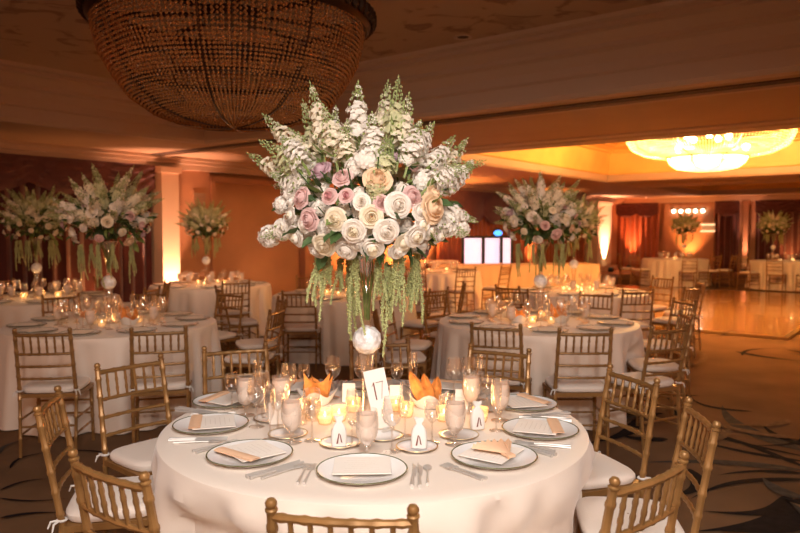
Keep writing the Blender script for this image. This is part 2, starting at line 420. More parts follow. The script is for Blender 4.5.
pilaster('trim_7', 'pale pilaster lit from its foot at the far corner', 1, w1(585), w1(599), depth=.5)
# recessed panelling on the wall between pilaster and flowers
b = MB()
va, vb = w1(207), w1(300)
rbox(b, UW-.12, UW, w1(170), va, .15, 2.7, M['wall'])
rbox(b, UW-.16, UW, va, va+.10, .15, 2.62, M['wall'])
rbox(b, UW-.16, UW, va, vb+.1, 2.52, 2.62, M['wall'])
rbox(b, UW-.16, UW, vb, vb+.12, .15, 2.62, M['wall'])
struct(b.build('trim_8', smooth=False))
b = MB(); rbox(b, -.001, .001, 0, .001, 0, .001, M['gridm']); b = MB()
gv = w1(196); gz = 2.12
for k in range(7): rbox(b, UW-.145, UW-.12, gv-.12, gv+.12, gz-.16+k*.05, gz-.13+k*.05, M['gridm'])
rbox(b, UW-.13, UW-.12, gv-.14, gv+.14, gz-.2, gz+.22, M['wall'])
tag(b.build('wall_grille', smooth=False), 'small brown grille on the wall right of the left lit pilaster', 'grille')

def downlight(p, label, lit, zc=ZS):
    t = thing('downlight', label, 'ceiling light', (p.x, p.y, zc))
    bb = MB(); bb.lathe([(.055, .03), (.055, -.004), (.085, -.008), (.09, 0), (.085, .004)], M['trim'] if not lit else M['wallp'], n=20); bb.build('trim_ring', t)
    bb = MB(); bb.lathe([(.054, -.002), (.03, -.006), (0, -.007)], M['hot'] if lit else M['slot'], n=16); bb.build('lens', t)
    return t
for px, py, lit, lab in ((463, 37, False, 'unlit recessed downlight above the tall centrepiece, near the top edge'), (430, 112, True, 'small lit downlight in the beam right of the tall centrepiece'), (586, 177, True, 'lit downlight in the far soffit over the right flowers'),
                         (668, 99, False, 'recessed downlight in the beam before the lit chandelier'), (646, 197, True, 'lit downlight in front of the far rust drapes')):
    z = 3.40 if py == 37 else ZS
    downlight(at(px, py, z), lab, lit, z)

# dance floor
b = MB(); rbox(b, 1.9, 9.0, 11.6, 19.6, .03, .045, M['parquet'])
df = thing('dance_floor', 'polished honey-coloured portable dance floor at right', 'dance floor', P(5, 15, 0))
me = b; me.v = [v-df.location for v in me.v]; me.build('parquet_panel', df, smooth=False)
b = MB()
for a in ((1.82, 1.9, 11.52, 19.68), (9.0, 9.08, 11.52, 19.68), (1.9, 9.0, 11.52, 11.6), (1.9, 9.0, 19.6, 19.68)): rbox(b, *a, .0, .044, M['giltrim'])
b.v = [v-df.location for v in b.v]; b.build('edge_strip', df, smooth=False)

# ------------------------------------------------------------------ chairs
def ringed(p0, p1, r, nodes, m, mb, taper=1.0, fin=False, sides=8):
    p0, p1 = Vector(p0), Vector(p1); pts, rad = [], []
    L = (p1-p0).length
    stops = [0]
    for t in nodes: stops += [t-.012/L, t-.005/L, t+.005/L, t+.012/L]
    stops.append(1)
    for i, t in enumerate(stops):
        pts.append(p0.lerp(p1, t)); rr = r*(1+(taper-1)*(1-t))
        k = (i-1) % 4
        rad.append(rr*1.22 if 0 < i < len(stops)-1 and k in (1, 2) else rr)
    mb.tube(pts, rad, m, sides)
    if fin:
        d = (p1-p0).normalized(); q = p1
        prof = [(r*.7, -.004), (r*1.25, .004), (r*1.25, .009), (r*.8, .013), (r*1.15, .020), (r*1.2, .027), (r*.8, .036), (0, .039)]
        mb.lathe(prof, m, q, 10, d.to_track_quat('Z', 'Y').to_matrix())
def chair_pieces(full=True):
    g = M['gold']; S = 8 if full else 5; out = []
    def piece(nm, fn):
        mb = MB(); fn(mb); out.append((nm, mb))
    for sx in (-1, 1):
        def rear(mb, sx=sx):
            nd = [.12, .3, .5, .72, .9]
            ringed((sx*.185, -.215, 0), (sx*.19, -.185, .46), .0135, [.3, .62, .9], g, mb, .8, sides=S)
            ringed((sx*.19, -.185, .455), (sx*.182, -.262, .895), .0135, [.1, .3, .48, .7, .9] if full else [.5], g, mb, fin=True, sides=S)
        piece('leg', rear)
        def front(mb, sx=sx):
            ringed((sx*.195, .17, 0), (sx*.19, .157, .44), .015, [.2, .45, .7, .92] if full else [.5], g, mb, .75, sides=S)
        piece('leg', front)
    def seat(mb):
        for z0, z1, w in ((.425, .452, .20),):
            pts = [(-w, -.195), (w, -.195), (w+.012, .155), (w-.02, .18), (-w+.02, .18), (-w-.012, .155)]
            lo = [Vector((x, y, z0)) for x, y in pts]; hi = [Vector((x, y, z1)) for x, y in pts]; n = len(pts)
            mb.poly(hi, g); mb.poly(lo[::-1], g)
            for i in range(n): mb.quad(lo[i], lo[(i+1) % n], hi[(i+1) % n], hi[i], g)
    piece('seat', seat)
    def cush(mb):
        rows = []; n = 32
        for z, k in ((.453, .90), (.456, .985), (.470, 1.03), (.485, 1.03), (.497, .98), (.503, .85), (.506, .55), (.507, .02)):
            row = []
            for i in range(n+1):
                t = 2*PI*i/n; c, s_ = math.cos(t), math.sin(t); e = .45
                x = .198*abs(c)**e*(1 if c >= 0 else -1); y = .198*abs(s_)**e*(1 if s_ >= 0 else -1)
                row.append(Vector((x*k, y*k*.93, z)))
            rows.append(row)
        mb.grid(rows, M['cushion'])
    piece('cushion', cush)
    def bow(z, y, drop=0, r=.0115, nodes=6):
        pts, rad = [], []
        for i in range(nodes*4+1):
            t = i/(nodes*4)*2-1
            pts.append((t*.184, y-.018*(1-t*t), z)); rad.append(r*1.25 if (i % 4 == 2 and full) else r)
        return pts, rad
    yb = lambda z: -.185-.077*(z-.455)/.44
    piece('top_rail', lambda mb: mb.tube(*bow(.882, yb(.882)), g, S))
    for z in (.745, .655, .565):
        piece('cross_rail', lambda mb, z=z: mb.tube(*bow(z, yb(z), r=.009), g, S))
    for k in range(6):
        def spin(mb, k=k):
            t = (k+1)/7*2-1; x = t*.184; o = -.018*(1-t*t)
            ringed((x, yb(.745)+o, .745), (x, yb(.88)+o, .88), .0075, [.33, .66] if full else [], g, mb, sides=6 if full else 4)
        piece('spindle', spin)
    def str_(mb):
        for z in (.16, .27):
            for sx in (-1, 1): ringed((sx*.188, -.2, z), (sx*.193, .163, z), .0085, [.33, .66] if full else [], g, mb, sides=6 if full else 4)
        for y, z in ((.165, .22), (.165, .32), (-.2, .22)): ringed((-.19, y, z), (.19, y, z), .0085, [.33, .66] if full else [], g, mb, sides=6 if full else 4)
    piece('stretcher', str_)
    for sx in (-1, 1):
        def tie(mb, sx=sx):
            x = sx*.19; mb.tube([(x+.017*math.cos(t), -.187+.017*math.sin(t), .476) for t in [k*2*PI/10 for k in range(11)]], .006, M['white'], 5)
            mb.tube([(x+sx*.010, -.197, .476), (x+sx*.03, -.21, .47), (x+sx*.038, -.215, .44)], [.006, .005, .003], M['white'], 5)
            mb.tube([(x+sx*.006, -.2, .476), (x+sx*.01, -.225, .475), (x+sx*.016, -.235, .45)], [.006, .005, .003], M['white'], 5)
        if full: piece('tie', tie)
    return out
ch_root = thing('chiavari_chair', '', 'chair')
cu = None
for nm, mb in chair_pieces(True):
    o = mb.build(nm, cu if nm == 'tie' else ch_root)
    if nm == 'cushion': cu = o
CHAIR = Proto(ch_root)
far = MB()
for nm, mb in chair_pieces(False):
    bse = len(far.v)
    for f, k in zip(mb.f, mb.m): far.f.append(tuple(i+bse for i in f)); far.m.append(far.mi(mb.ms[k]))
    far.v += mb.v
fch = far.build('chiavari_chair'); tag(fch, '', 'chair'); FARCHAIR = Proto(fch)
def chair_posts(pa, pb, toward, label, group):
    """chair from its two back-post tops in the photograph, facing a table"""
    a, b_ = at(*pa, .92), at(*pb, .92); m = (a+b_)/2; d = (b_-a); n = Vector((-d.y, d.x, 0)).normalized()
    if n.dot(Vector((toward[0]-m.x, toward[1]-m.y, 0))) < 0: n = -n
    o = m+n*.268; CHAIRS.append((o.x, o.y, math.atan2(n.y, n.x)-PI/2))
    return CHAIR.place((o.x, o.y, .005), math.atan2(n.y, n.x)-PI/2, label, group=group)

# ------------------------------------------------------------------ tables
ZT = .765
CHAIRS = []
def cloth_mesh(c, rot, Rr=.915, seed=0, n=360):
    b = MB(); r = random.Random(seed); rows = []
    fo = [(r.randint(10, 14), r.uniform(0, 6.28), .5), (r.randint(17, 23), r.uniform(0, 6.28), .42), (r.randint(27, 36), r.uniform(0, 6.28), .30), (r.randint(4, 6), r.uniform(0, 6.28), .25)]
    lim = []
    for k in range(n+1):
        t = 2*PI*k/n+rot; m = 9.0
        for cx, cy, rz in CHAIRS:
            if math.hypot(cx-c[0], cy-c[1]) > 1.6: continue
            for i in range(75, 125):
                q = i*.01; dx, dy = c[0]+q*math.cos(t)-cx, c[1]+q*math.sin(t)-cy
                lx, ly = dx*math.cos(rz)+dy*math.sin(rz), -dx*math.sin(rz)+dy*math.cos(rz)
                if abs(lx) < .225 and abs(ly) < .21: m = min(m, q-.015); break
        lim.append(m)
    prof = [(0.02, ZT), (.3, ZT), (.6, ZT), (.85, ZT), (.9, ZT-.002), (.912, ZT-.008), (.918, ZT-.03), (.920, .705), (.922, .67), (.924, .63), (.926, .60), (.927, .58), (.928, .56), (.929, .54), (.93, .522), (.931, .508), (.934, .42), (.94, .3), (.947, .18), (.952, .07), (.955, .008)]
    for rad, z in prof:
        row = []; rad *= Rr/.915
        h = max(0, (ZT-.03-z)/(ZT-.03)); amp = .07*h**.55
        dent = min(1, max(0, (.68-z)/.16)); dent = dent*dent*(3-2*dent)
        for k in range(n+1):
            t = 2*PI*k/n; w = sum(a*math.sin(f*t+p+.4*math.sin(3*t)) for f, p, a in fo)
            w = w-.35*abs(w)
            rr = rad+amp*(w+.3)
            lm = sum(min(lim[(k+j) % n], rr)*(8-abs(j)) for j in range(-7, 8))/64
            if z < .545: lm = min(lm, lim[k % n])
            if lm < rr: rr = rr+(lm-rr)*dent
            row.append(Vector((rr*math.cos(t), rr*math.sin(t), z)))
        rows.append(row)
    b.grid(rows, M['cloth']); return b
TABLES = {}
tb = thing('banquet_table', '', 'table')
q = MB(); q.lathe([(0, .735), (.89, .735), (.89, .76), (0, .76)], M['gridm'], n=48); q.build('tabletop', tb)
for k in range(4):
    a = PI/4+k*PI/2; q = MB(); q.tube([(math.cos(a)*.55, math.sin(a)*.55, 0), (math.cos(a)*.5, math.sin(a)*.5, .735)], .018, M['fixture'], 8); q.build('leg', tb)
TABLE = Proto(tb)
def table(key, x, y, name, i):
    TABLES[key] = Vector((x, y, 0))
    TABLE.place((x, y, .005), i, 'round folding banquet table under the cloth of '+name, group='round banquet tables')
def cloth(x, y, name, i):
    o = link('tablecloth', cloth_mesh((x, y), i*1.3, seed=i+1).mesh('tablecloth'), loc=(x, y, .005)); o.rotation_euler = (0, 0, i*1.3)
    tag(o, 'ivory floor-length tablecloth on '+name, 'tablecloth', 'ivory round tablecloths')
TN = {0: 'the big foreground table', 1: 'the left middle table with tall flowers', 2: 'the right middle table with tall flowers', 3: 'the table at the far left edge',
      4: 'the far table by the left lit pilaster', 5: 'the table behind the foreground centrepiece', 6: 'the table just behind the right middle table',
      7: 'the far table before the lit white panels', 8: 'the round table beyond the dance floor', 9: 'the far table at the right picture edge'}
T0 = (-.11, 3.05)
POS = {0: T0, 1: (-2.62, 6.35), 2: (1.28, 6.5), 3: (-4.5, 8.75), 4: (-2.95, 10.9), 5: (-.75, 9.2), 6: (2.5, 9.7), 7: (.75, 14.5), 8: (8.1, 20.6), 9: (10.6, 19.2)}
for k, (x, y) in POS.items(): table(k, x, y, TN[k], k)

G0 = 'gold chairs around the foreground table'
for pa, pb, lab in (
    ((266, 505), (418, 512), 'gold chiavari chair at the front edge, its top rail before the nearest plate'),
    ((73, 455), (143, 478), 'gold chiavari chair with white cushion in the bottom left corner, nearest the camera there'),
    ((37, 410), (57, 390), 'gold chiavari chair seen side-on at the left edge behind the corner chair'),
    ((100, 366), (158, 357), 'gold chiavari chair at left of the foreground table with round cushion showing'),
    ((205, 349), (265, 345), 'gold chiavari chair behind the rear left plate of the foreground table'),
    ((351, 342), (408, 340), 'gold chiavari chair behind the crystal ball of the foreground table'),
    ((471, 346), (529, 351), 'gold chiavari chair behind the rear right plate of the foreground table'),
    ((610, 367), (658, 382), 'gold chiavari chair at right of the foreground table, cushion towards the right plate'),
    ((690, 402), (716, 425), 'gold chiavari chair seen side-on at right over the patterned carpet'),
    ((616, 483), (684, 457), 'gold chiavari chair in the bottom right, nearest the camera on that side')):
    chair_posts(pa, pb, T0, lab, G0)
def blocked(x, y, key=None):
    if any(math.hypot(x-q[0], y-q[1]) < .66 for q in CHAIRS): return True
    if any(math.hypot(x-q[0], y-q[1]) < 1.24 for k, q in POS.items() if k != key): return True
    return uv(Vector((x, y, 0)))[0] > 10.3
def ring(key, degs, r=1.28, group=None, proto=CHAIR, dl=None):
    c = POS[key]; base = math.atan2(-c[1], -c[0])
    names = {0: 'near side', 1: 'near right side', 2: 'right side', 3: 'far right side', 4: 'back', 5: 'far left side', 6: 'left side', 7: 'near left side'}
    seen = {}
    for i, dg in enumerate(degs):
        a = base+R_(dg); rr = r+rnd.uniform(-.05, .1)
        x, y = c[0]+rr*math.cos(a), c[1]+rr*math.sin(a)
        if blocked(x, y, key): continue
        d8 = int(((dg % 360)+22.5)//45) % 8; nm = names[d8]; seen[nm] = seen.get(nm, 0)+1
        lab = 'gold chair at the %s of %s' % (nm.replace(' side', '').replace('near', 'front') if nm != 'near side' else 'front', TN[key])
        if seen[nm] > 1: lab = 'second '+lab
        rz = a+PI/2+rnd.uniform(-.12, .12); CHAIRS.append((x, y, rz))
        proto.place((x, y, .005), rz, lab, group='gold chairs around '+TN[key])
def chairs_px(key, lst):
    for pa, pb, lab in lst: chair_posts(pa, pb, POS[key], lab, 'gold chairs around '+TN[key])
chairs_px(1, [((14, 331), (70, 330), 'gold chiavari chair before the left middle table, nearer the left edge'),
              ((131, 330), (186, 328), 'gold chiavari chair before the left middle table, right of the other one there')])
ring(1, [62, 95, 130, 165, 200, 235, 318])
chairs_px(2, [((473, 324), (519, 326), 'gold chiavari chair before the right middle table, left of its pair'),
              ((561, 330), (610, 330), 'gold chiavari chair before the right middle table, seat turned in, right of its pair'),
              ((659, 328), (681, 326), 'gold chiavari chair at the right of the right middle table, nearer the camera'),
              ((681, 311), (694, 316), 'gold chiavari chair seen edge-on just behind the nearer right-hand one')])
ring(2, [118, 155, 190, 225, 262, 293])
ring(3, [10, 50, 90, 200, 320], proto=CHAIR)
chairs_px(5, [((284, 292), (313, 292), 'gold chiavari chair with white seat standing before the cloth behind the hanging green tassels')])
ring(5, [50, 85, 150, 200, 290], proto=CHAIR)
ring(4, [-25, 12, 50, 90, 270, 310], proto=CHAIR)
ring(6, [25, 60, 95, 130, 325], proto=CHAIR)
ring(7, [-50, -15, 20, 60, 300, 250], proto=FARCHAIR)
ring(8, [-75, -45, -15, 15, 45, 75], proto=FARCHAIR)
ring(9, [-75, -42, -10, 22, 55], proto=FARCHAIR)
for px, py, rz, lab in ((212, 298, .35, 'gold chiavari chair standing loose behind the rear left plate chair'), (240, 305, 1.9, 'gold chiavari chair turned sideways between the left and central tables'), (244, 278, 2.2, 'gold chiavari chair with pale back among the chairs left of centre'), (437, 300, -.3, 'gold chiavari chair right of the hanging tassels, far from any table')):
    p = at(px, py, .92)
    if blocked(p.x, p.y): continue
    CHAIRS.append((p.x, p.y, rz)); CHAIR.place((p.x, p.y, .005), rz, lab, group='gold chairs between the tables')

for k, (x, y) in POS.items(): cloth(x, y, TN[k], k)
# ------------------------------------------------------------------ table ware
def proto_mesh(name, cat, mb):
    o = mb.build(name); tag(o, '', cat); return Proto(o)
def gl(prof, n=20):
    mb = MB(); mb.lathe(prof, M['glass'], n=n); return mb
wine = proto_mesh('wine_glass', 'glass', gl([(.034, .0), (.034, .003), (.008, .008), (.0045, .02), (.0042, .09), (.010, .100), (.030, .118), (.039, .140), (.040, .160), (.035, .195), (.032, .212)]))
smallw = proto_mesh('wine_glass', 'glass', gl([(.031, 0), (.031, .003), (.007, .008), (.004, .02), (.004, .08), (.012, .088), (.027, .105), (.032, .125), (.031, .15), (.028, .172)]))
flute = proto_mesh('champagne_flute', 'glass', gl([(.030, 0), (.030, .003), (.006, .008), (.0038, .02), (.0038, .075), (.008, .085), (.018, .11), (.023, .15), (.023, .185), (.0205, .225)]))
tumbler = proto_mesh('rocks_glass', 'glass', gl([(.0, .004), (.030, .004), (.031, 0), (.036, .05), (.038, .095), (.036, .095), (.033, .012)]))
gb = thing('water_goblet', '', 'glass')
mb = MB(); mb.lathe([(.036, 0), (.036, .004), (.010, .009), (.006, .018), (.0065, .04), (.012, .048), (.027, .066), (.036, .095), (.0385, .125), (.037, .155), (.034, .185)], M['glass'], n=22); mb.build('goblet', gb)
mb = MB(); mb.lathe([(0, .052), (.011, .053), (.026, .069), (.0345, .096), (.0368, .125), (.0355, .155), (.0340, .168), (0, .168)], M['frost'], n=22); mb.build('iced_water', gb)['label'] = 'cloudy iced water'
for ch in gb.children:
    ch.scale = (1.12, 1.12, 1.0)
goblet = Proto(gb)
pl = thing('charger_plate', '', 'plate')
mb = MB(); mb.lathe([(0, .006), (.095, .006), (.105, .010), (.14, .014), (.153, .018), (.157, .019), (.158, .017), (.14, .008), (.10, .001), (0, .001)], M['china'], n=56); mb.build('dish', pl)
mb = MB(); mb.lathe([(.1545, .0190), (.1585, .0206), (.1605, .0185), (.158, .016)], M['rim'], n=56); mb.build('rim_band', pl)['label'] = 'dark green and gilt rim'
plate = Proto(pl)
bp = thing('bread_plate', '', 'plate')
mb = MB(); mb.lathe([(0, .005), (.05, .005), (.056, .009), (.079, .014), (.081, .013), (.06, .003), (.05, 0), (0, 0)], M['china'], n=40); mb.build('dish', bp)
mb = MB(); mb.lathe([(.077, .0141), (.0815, .0151), (.0825, .0135)], M['giltrim'], n=40); mb.build('rim_band', bp)['label'] = 'thin gilt rim'
bread = Proto(bp)
mb = MB(); mb.box((0, 0, .002), (.20, .175, .003), M['paper'])
for k in range(7):
    w = .06+.07*abs(math.sin(k*2.3)); mb.box((0, .066-k*.02, .0036), (w, .0026, .0004), M['ink'])
menu = proto_mesh('menu_card', 'card', mb)
mb = MB(); rows = []
for i in range(9):
    t = i/8*2-1; rows.append([Vector((t*.105, -.022, .002)), Vector((t*.105, -.016, .006)), Vector((t*.105, .0, .008+.001*math.sin(i*2))), Vector((t*.105, .02, .006)), Vector((t*.105, .026, .001))])
mb.grid(rows, M['napkin']); mb.box((0, 0, .003), (.20, .045, .004), M['napkin']); napkin = proto_mesh('folded_napkin', 'napkin', mb)
mb = MB(); rows = []
for i in range(15):
    a = R_(-38+76*i/14); o = .007*(1 if i % 2 else -1)
    rows.append([Vector((math.sin(a)*s, math.cos(a)*s, .012+o*s/.14+.10*s*.5)) for s in (.0, .03, .07, .11, .145)])
mb.grid(rows, M['napkin']); mb.box((0, .01, .008), (.03, .05, .01), M['napkin']); fan = proto_mesh('fan_napkin', 'napkin', mb)
def cutlery(kind):
    mb = MB(); s = M['silver']
    if kind == 'fork':
        mb.tube([(0, -.10, .004), (0, -.06, .005), (0, 0, .006), (0, .04, .005)], [.0065, .0045, .0030, .0035], s, 8); mb.box((0, .052, .006), (.021, .024, .0025), s)
        for k in range(4): mb.tube([(-.0085+k*.0057, .062, .006), (-.0085+k*.0057, .085, .008), (-.0085+k*.0057, .1, .006)], [.0018, .0017, .0008], s, 5)
    elif kind == 'knife':
        mb.tube([(0, -.115, .005), (0, -.08, .006), (0, -.01, .005)], [.0075, .0065, .005], s, 8)
        rows = [[Vector((-.004+.0*t, y, .002)), Vector((-.002, y, .009)), Vector((w, y, .002))] for t, y, w in ((0, -.01, .010), (.3, .04, .013), (.7, .09, .012), (1, .115, .0))]
        mb.grid(rows, s)
    else:
        mb.tube([(0, -.09, .004), (0, -.05, .005), (0, .02, .006), (0, .05, .005)], [.006, .0045, .003, .004], s, 8); mb.ball((0, .073, .006), .02, s, 12, (.8, 1.4, .22))
    return proto_mesh(kind, kind, mb)
fork, knife, spoon = cutlery('fork'), cutlery('knife'), cutlery('spoon')
vt = thing('votive_candle', '', 'candle')
mb = MB(); mb.lathe([(0, .002), (.028, .002), (.034, .02), (.037, .065), (.0355, .065), (.032, .02), (.027, .006), (0, .006)], M['votive'], n=20); mb.build('holder', vt)
mb = MB(); mb.lathe([(0, .0075), (.026, .0075), (.030, .03), (.02, .032), (0, .031)], M['wax'], n=16); wx = mb.build('wax', vt); wx['label'] = 'glowing wax'
mb = MB(); mb.lathe([(0, .032), (.003, .035), (.005, .041), (.003, .050), (0, .057)], M['flame'], n=10); mb.build('flame', wx)['label'] = 'burning flame'
votive = Proto(vt)
fv = thing('favour_pouch', '', 'favour')
mb = MB(); rows = []
for z, w, d in ((.0, .029, .020), (.02, .031, .021), (.06, .029, .017), (.08, .021, .012), (.092, .011, .007), (.104, .016, .008), (.114, .021, .006)):
    rows.append([Vector((w*math.copysign(abs(math.cos(t))**.5, math.cos(t)), d*math.copysign(abs(math.sin(t))**.5, math.sin(t)), z+(.004*math.sin(4*t) if z > .1 else 0))) for t in [k*2*PI/20 for k in range(21)]])
mb.grid(rows, M['white']); mb.build('bag', fv)
mb = MB()
mb.add([(-.012, -.0222, .012), (-.005, -.0225, .012), (.001, -.0215, .052), (-.003, -.0215, .052)], [(0, 1, 2, 3)], M['darkink'])
mb.add([(.006, -.0224, .018), (.012, -.0222, .014), (.006, -.0217, .044), (.001, -.0215, .052)], [(0, 1, 2, 3)], M['darkink'])
mb.build('printed_mark', fv)['label'] = 'dark printed mark'
favour = Proto(fv)
mb = MB(); mb.box((0, -.012, .045), (.062, .002, .092), M['paper'], mx=Euler((R_(-14), 0, 0)).to_matrix()); mb.box((0, .012, .045), (.062, .002, .092), M['paper'], mx=Euler((R_(14), 0, 0)).to_matrix())
tent = proto_mesh('tent_card', 'card', mb)
bk = thing('bread_basket', '', 'basket')
mb = MB(); rows = []
for i in range(25):
    t = 2*PI*i/24; w = .012*math.cos(4*t)
    rows.append([Vector(((r_+(w if z > .02 else 0))*math.cos(t), (r_+(w if z > .02 else 0))*math.sin(t), z+(.018*math.cos(4*t) if z > .04 else 0))) for r_, z in ((.01, .002), (.055, .002), (.07, .02), (.082, .045), (.09, .062))])
mb.grid(rows, M['white']); mb.build('linen_liner', bk)
def crisp_sheet(parent, x, y, a, w, h, horn, k):
    mb = MB(); rows = []
    for i in range(9):
        t = i/8
        row = []
        for j in range(9):
            q = j/8*2-1
            ww = w*(.8+.25*t) if horn else w*(.55+.6*math.sin(PI*min(1, t*.72+.1)))*(1-t**5*.9)
            top = h*(1-.34*(1-abs(q)**2.2)) if horn else h
            if horn: top += .006*math.sin(j*3.1+k)
            z = .012+top*t
            row.append(Vector((x+math.sin(a)*z+q*ww/2, y+.008*math.sin(q*3+t*4+k)+.012*q*q, z)))
        rows.append(row)
    mb.grid(rows, M['crisp']); mb.grid([[p+Vector((0, .004, 0)) for p in r][::-1] for r in rows], M['crisp'])
    mb.build('crispbread', parent)
bk2 = dup(bk)
for k, (x, y, a, w, h, hn) in enumerate(((0, -.02, 0, .125, .145, True), (.01, .012, .1, .10, .12, True), (-.02, .035, -.08, .09, .11, False))): crisp_sheet(bk, x, y, a, w, h, hn, k)
for k, (x, y, a, w, h, hn) in enumerate(((-.02, -.022, -.38, .05, .165, False), (.012, -.012, -.2, .052, .15, False), (.03, .015, .12, .05, .13, False), (-.03, .03, -.25, .05, .14, False))): crisp_sheet(bk2, x, y, a, w, h, hn, k)
basket = Proto(bk); basket2 = Proto(bk2)
cd = thing('table_number', '', 'sign')
mb = MB(); mb.box((0, 0, .135), (.09, .003, .25), M['paper']); cdo = mb.build('card', cd)
mb = MB()
for p0, p1 in (((-.012, .135), (-.012, .205)), ((-.012, .205), (-.021, .193)), ((.000, .205), (.026, .205)), ((.026, .205), (.010, .135))):
    a, c_ = Vector((p0[0], -.0026, p0[1])), Vector((p1[0], -.0026, p1[1])); d = (c_-a); mid = (a+c_)/2
    mb.box(mid, (.0058, .0016, d.length+.004), M['darkink'], mx=d.to_track_quat('Z', 'Y').to_matrix() @ Matrix.Identity(3))
mb.build('numeral', cdo)['label'] = 'dark numerals 17'
mb = MB(); mb.lathe([(0, .0), (.035, .0), (.035, .004), (.012, .008), (.012, .014), (0, .014)], M['silver'], n=20); mb.build('stand', cd)
tnum = Proto(cd)

# ------------------------------------------------------------------ flowers
def rose_mesh(m, seed, m2=None):
    b = MB(); r = random.Random(seed); m2 = m2 or m
    for li, (n, Rm, Rt, h) in enumerate(((2, .11, .05, .62), (3, .23, .15, .66), (4, .38, .30, .64), (4, .54, .49, .56), (5, .70, .74, .44), (6, .80, .98, .26))):
        for k in range(n):
            a0 = 2*PI*k/n+li*.9+r.uniform(-.25, .25); half = PI/n*1.3; rows = []; op = r.uniform(-.06, .08)
            hj = h*r.uniform(.9, 1.08)
            for i in range(6):
                t = i/5; row = []
                for j in range(6):
                    q = j/5*2-1; w = half*(.5+.5*math.sin(PI*min(.5, t*.9)))*q
                    rho = (.10+(Rm-.10)*math.sin(PI*min(t, .5)))+max(0, (t-.5)*2)**1.4*(Rt+op-Rm)
                    z = hj*(t**.85)-.20*q*q*t**2*(1 if li > 1 else .5)-(.10*max(0, t-.75)*4 if li > 3 else 0)
                    row.append(Vector((rho*math.cos(a0+w), rho*math.sin(a0+w), z-.25)))
                rows.append(row)
            b.grid(rows, m2 if li < 3 else m)
    return b.mesh('rose')
def floret(b, c, nrm, r, m, rg):
    q = nrm.to_track_quat('Z', 'Y').to_matrix(); a0 = rg.uniform(0, 6)
    for k in range(5):
        a = a0+k*2*PI/5; d = Vector((math.cos(a), math.sin(a), 0)); s = Vector((-d.y, d.x, 0))
        vs = [c, c+q@(d*r*.6-s*r*.45+Vector((0, 0, r*.25))), c+q@(d*r*1.05+Vector((0, 0, r*rg.uniform(.0, .45)))), c+q@(d*r*.6+s*r*.45+Vector((0, 0, r*.25)))]
        b.add(vs, [(0, 1, 2, 3)], m)
def spire_mesh(m, seed, dense=1.0, greentip=.75):
    """unit length spire along +Z"""
    b = MB(); r = random.Random(seed); bend = r.uniform(-.06, .06)
    ax = lambda t: Vector((bend*math.sin(PI*t), .04*math.sin(2*t), t))
    b.tube([ax(i/8) for i in range(9)], [.014*(1-i/11) for i in range(9)], M['bud'], 5)
    n = int(104*dense); th = 0
    for i in range(n):
        t = .30+.66*i/n; th += 2.4; rad = .105*(1-((t-.3)/.72)**1.6)+.008
        d = Vector((math.cos(th), math.sin(th), .35)).normalized(); c = ax(t)+d*rad*r.uniform(.55, 1.2)
        if t < greentip:
            floret(b, c, d, .056*(1-.45*(t-.3)/.66)*r.uniform(.7,1.15), m, r)
            if r.random() < .22: b.octa(ax(t)+d*rad*1.15, .016, M['bud'], 1.6)
        else:
            b.octa(c, .022*(1.35-t), M['bud'], 1.7)
            if r.random() < .35: floret(b, c, d, .022, m, r)
    for i in range(8):
        t = .12+.3*i/8; th = i*2.1; d = Vector((math.cos(th), math.sin(th), .8)).normalized(); s = d.cross(Vector((0, 0, 1))).normalized()
        p = ax(t); b.grid([[p, p+d*.09-s*.018, p+d*.19], [p, p+d*.09+s*.018, p+d*.19]], M['leafl'])
    b.octa(ax(1), .012, M['bud'], 2.5)
    return b.mesh('stock_spire')
def cluster_mesh(m, seed):
    b = MB(); r = random.Random(seed)
    for i in range(84):
        z = 1-1.5*(i+.5)/84; th = i*2.39996; q = math.sqrt(max(0, 1-z*z)); d = Vector((q*math.cos(th), q*math.sin(th), z))
        floret(b, d*r.uniform(.65, 1.0), d, r.uniform(.22, .32), m, r)
    return b.mesh('stock_cluster')
def tassel_mesh(seed):
    """hanging amaranthus, unit length down -Z"""
    b = MB(); r = random.Random(seed)
    for s in range(4):
        ox, oy = r.uniform(-.09, .09), r.uniform(-.09, .09); L = r.uniform(.6, 1) if s else 1
        ax = lambda t: Vector((ox*t*1.5+.015*math.sin(t*7+s), oy*t*1.5+.015*math.cos(t*6+s), -t*L))
        b.tube([ax(i/10) for i in range(11)], .012, M['amar'], 4)
        for i in range(70):
            t = .04+.96*i/70; th = i*2.4; w = .034*(1-.6*t)*r.uniform(.5, 1.4)
            b.octa(ax(t)+Vector((math.cos(th)*w, math.sin(th)*w, 0)), .021*(1-.35*t)*r.uniform(.6, 1.3), M['amar'], 1.1)
    return b.mesh('hanging_amaranthus')
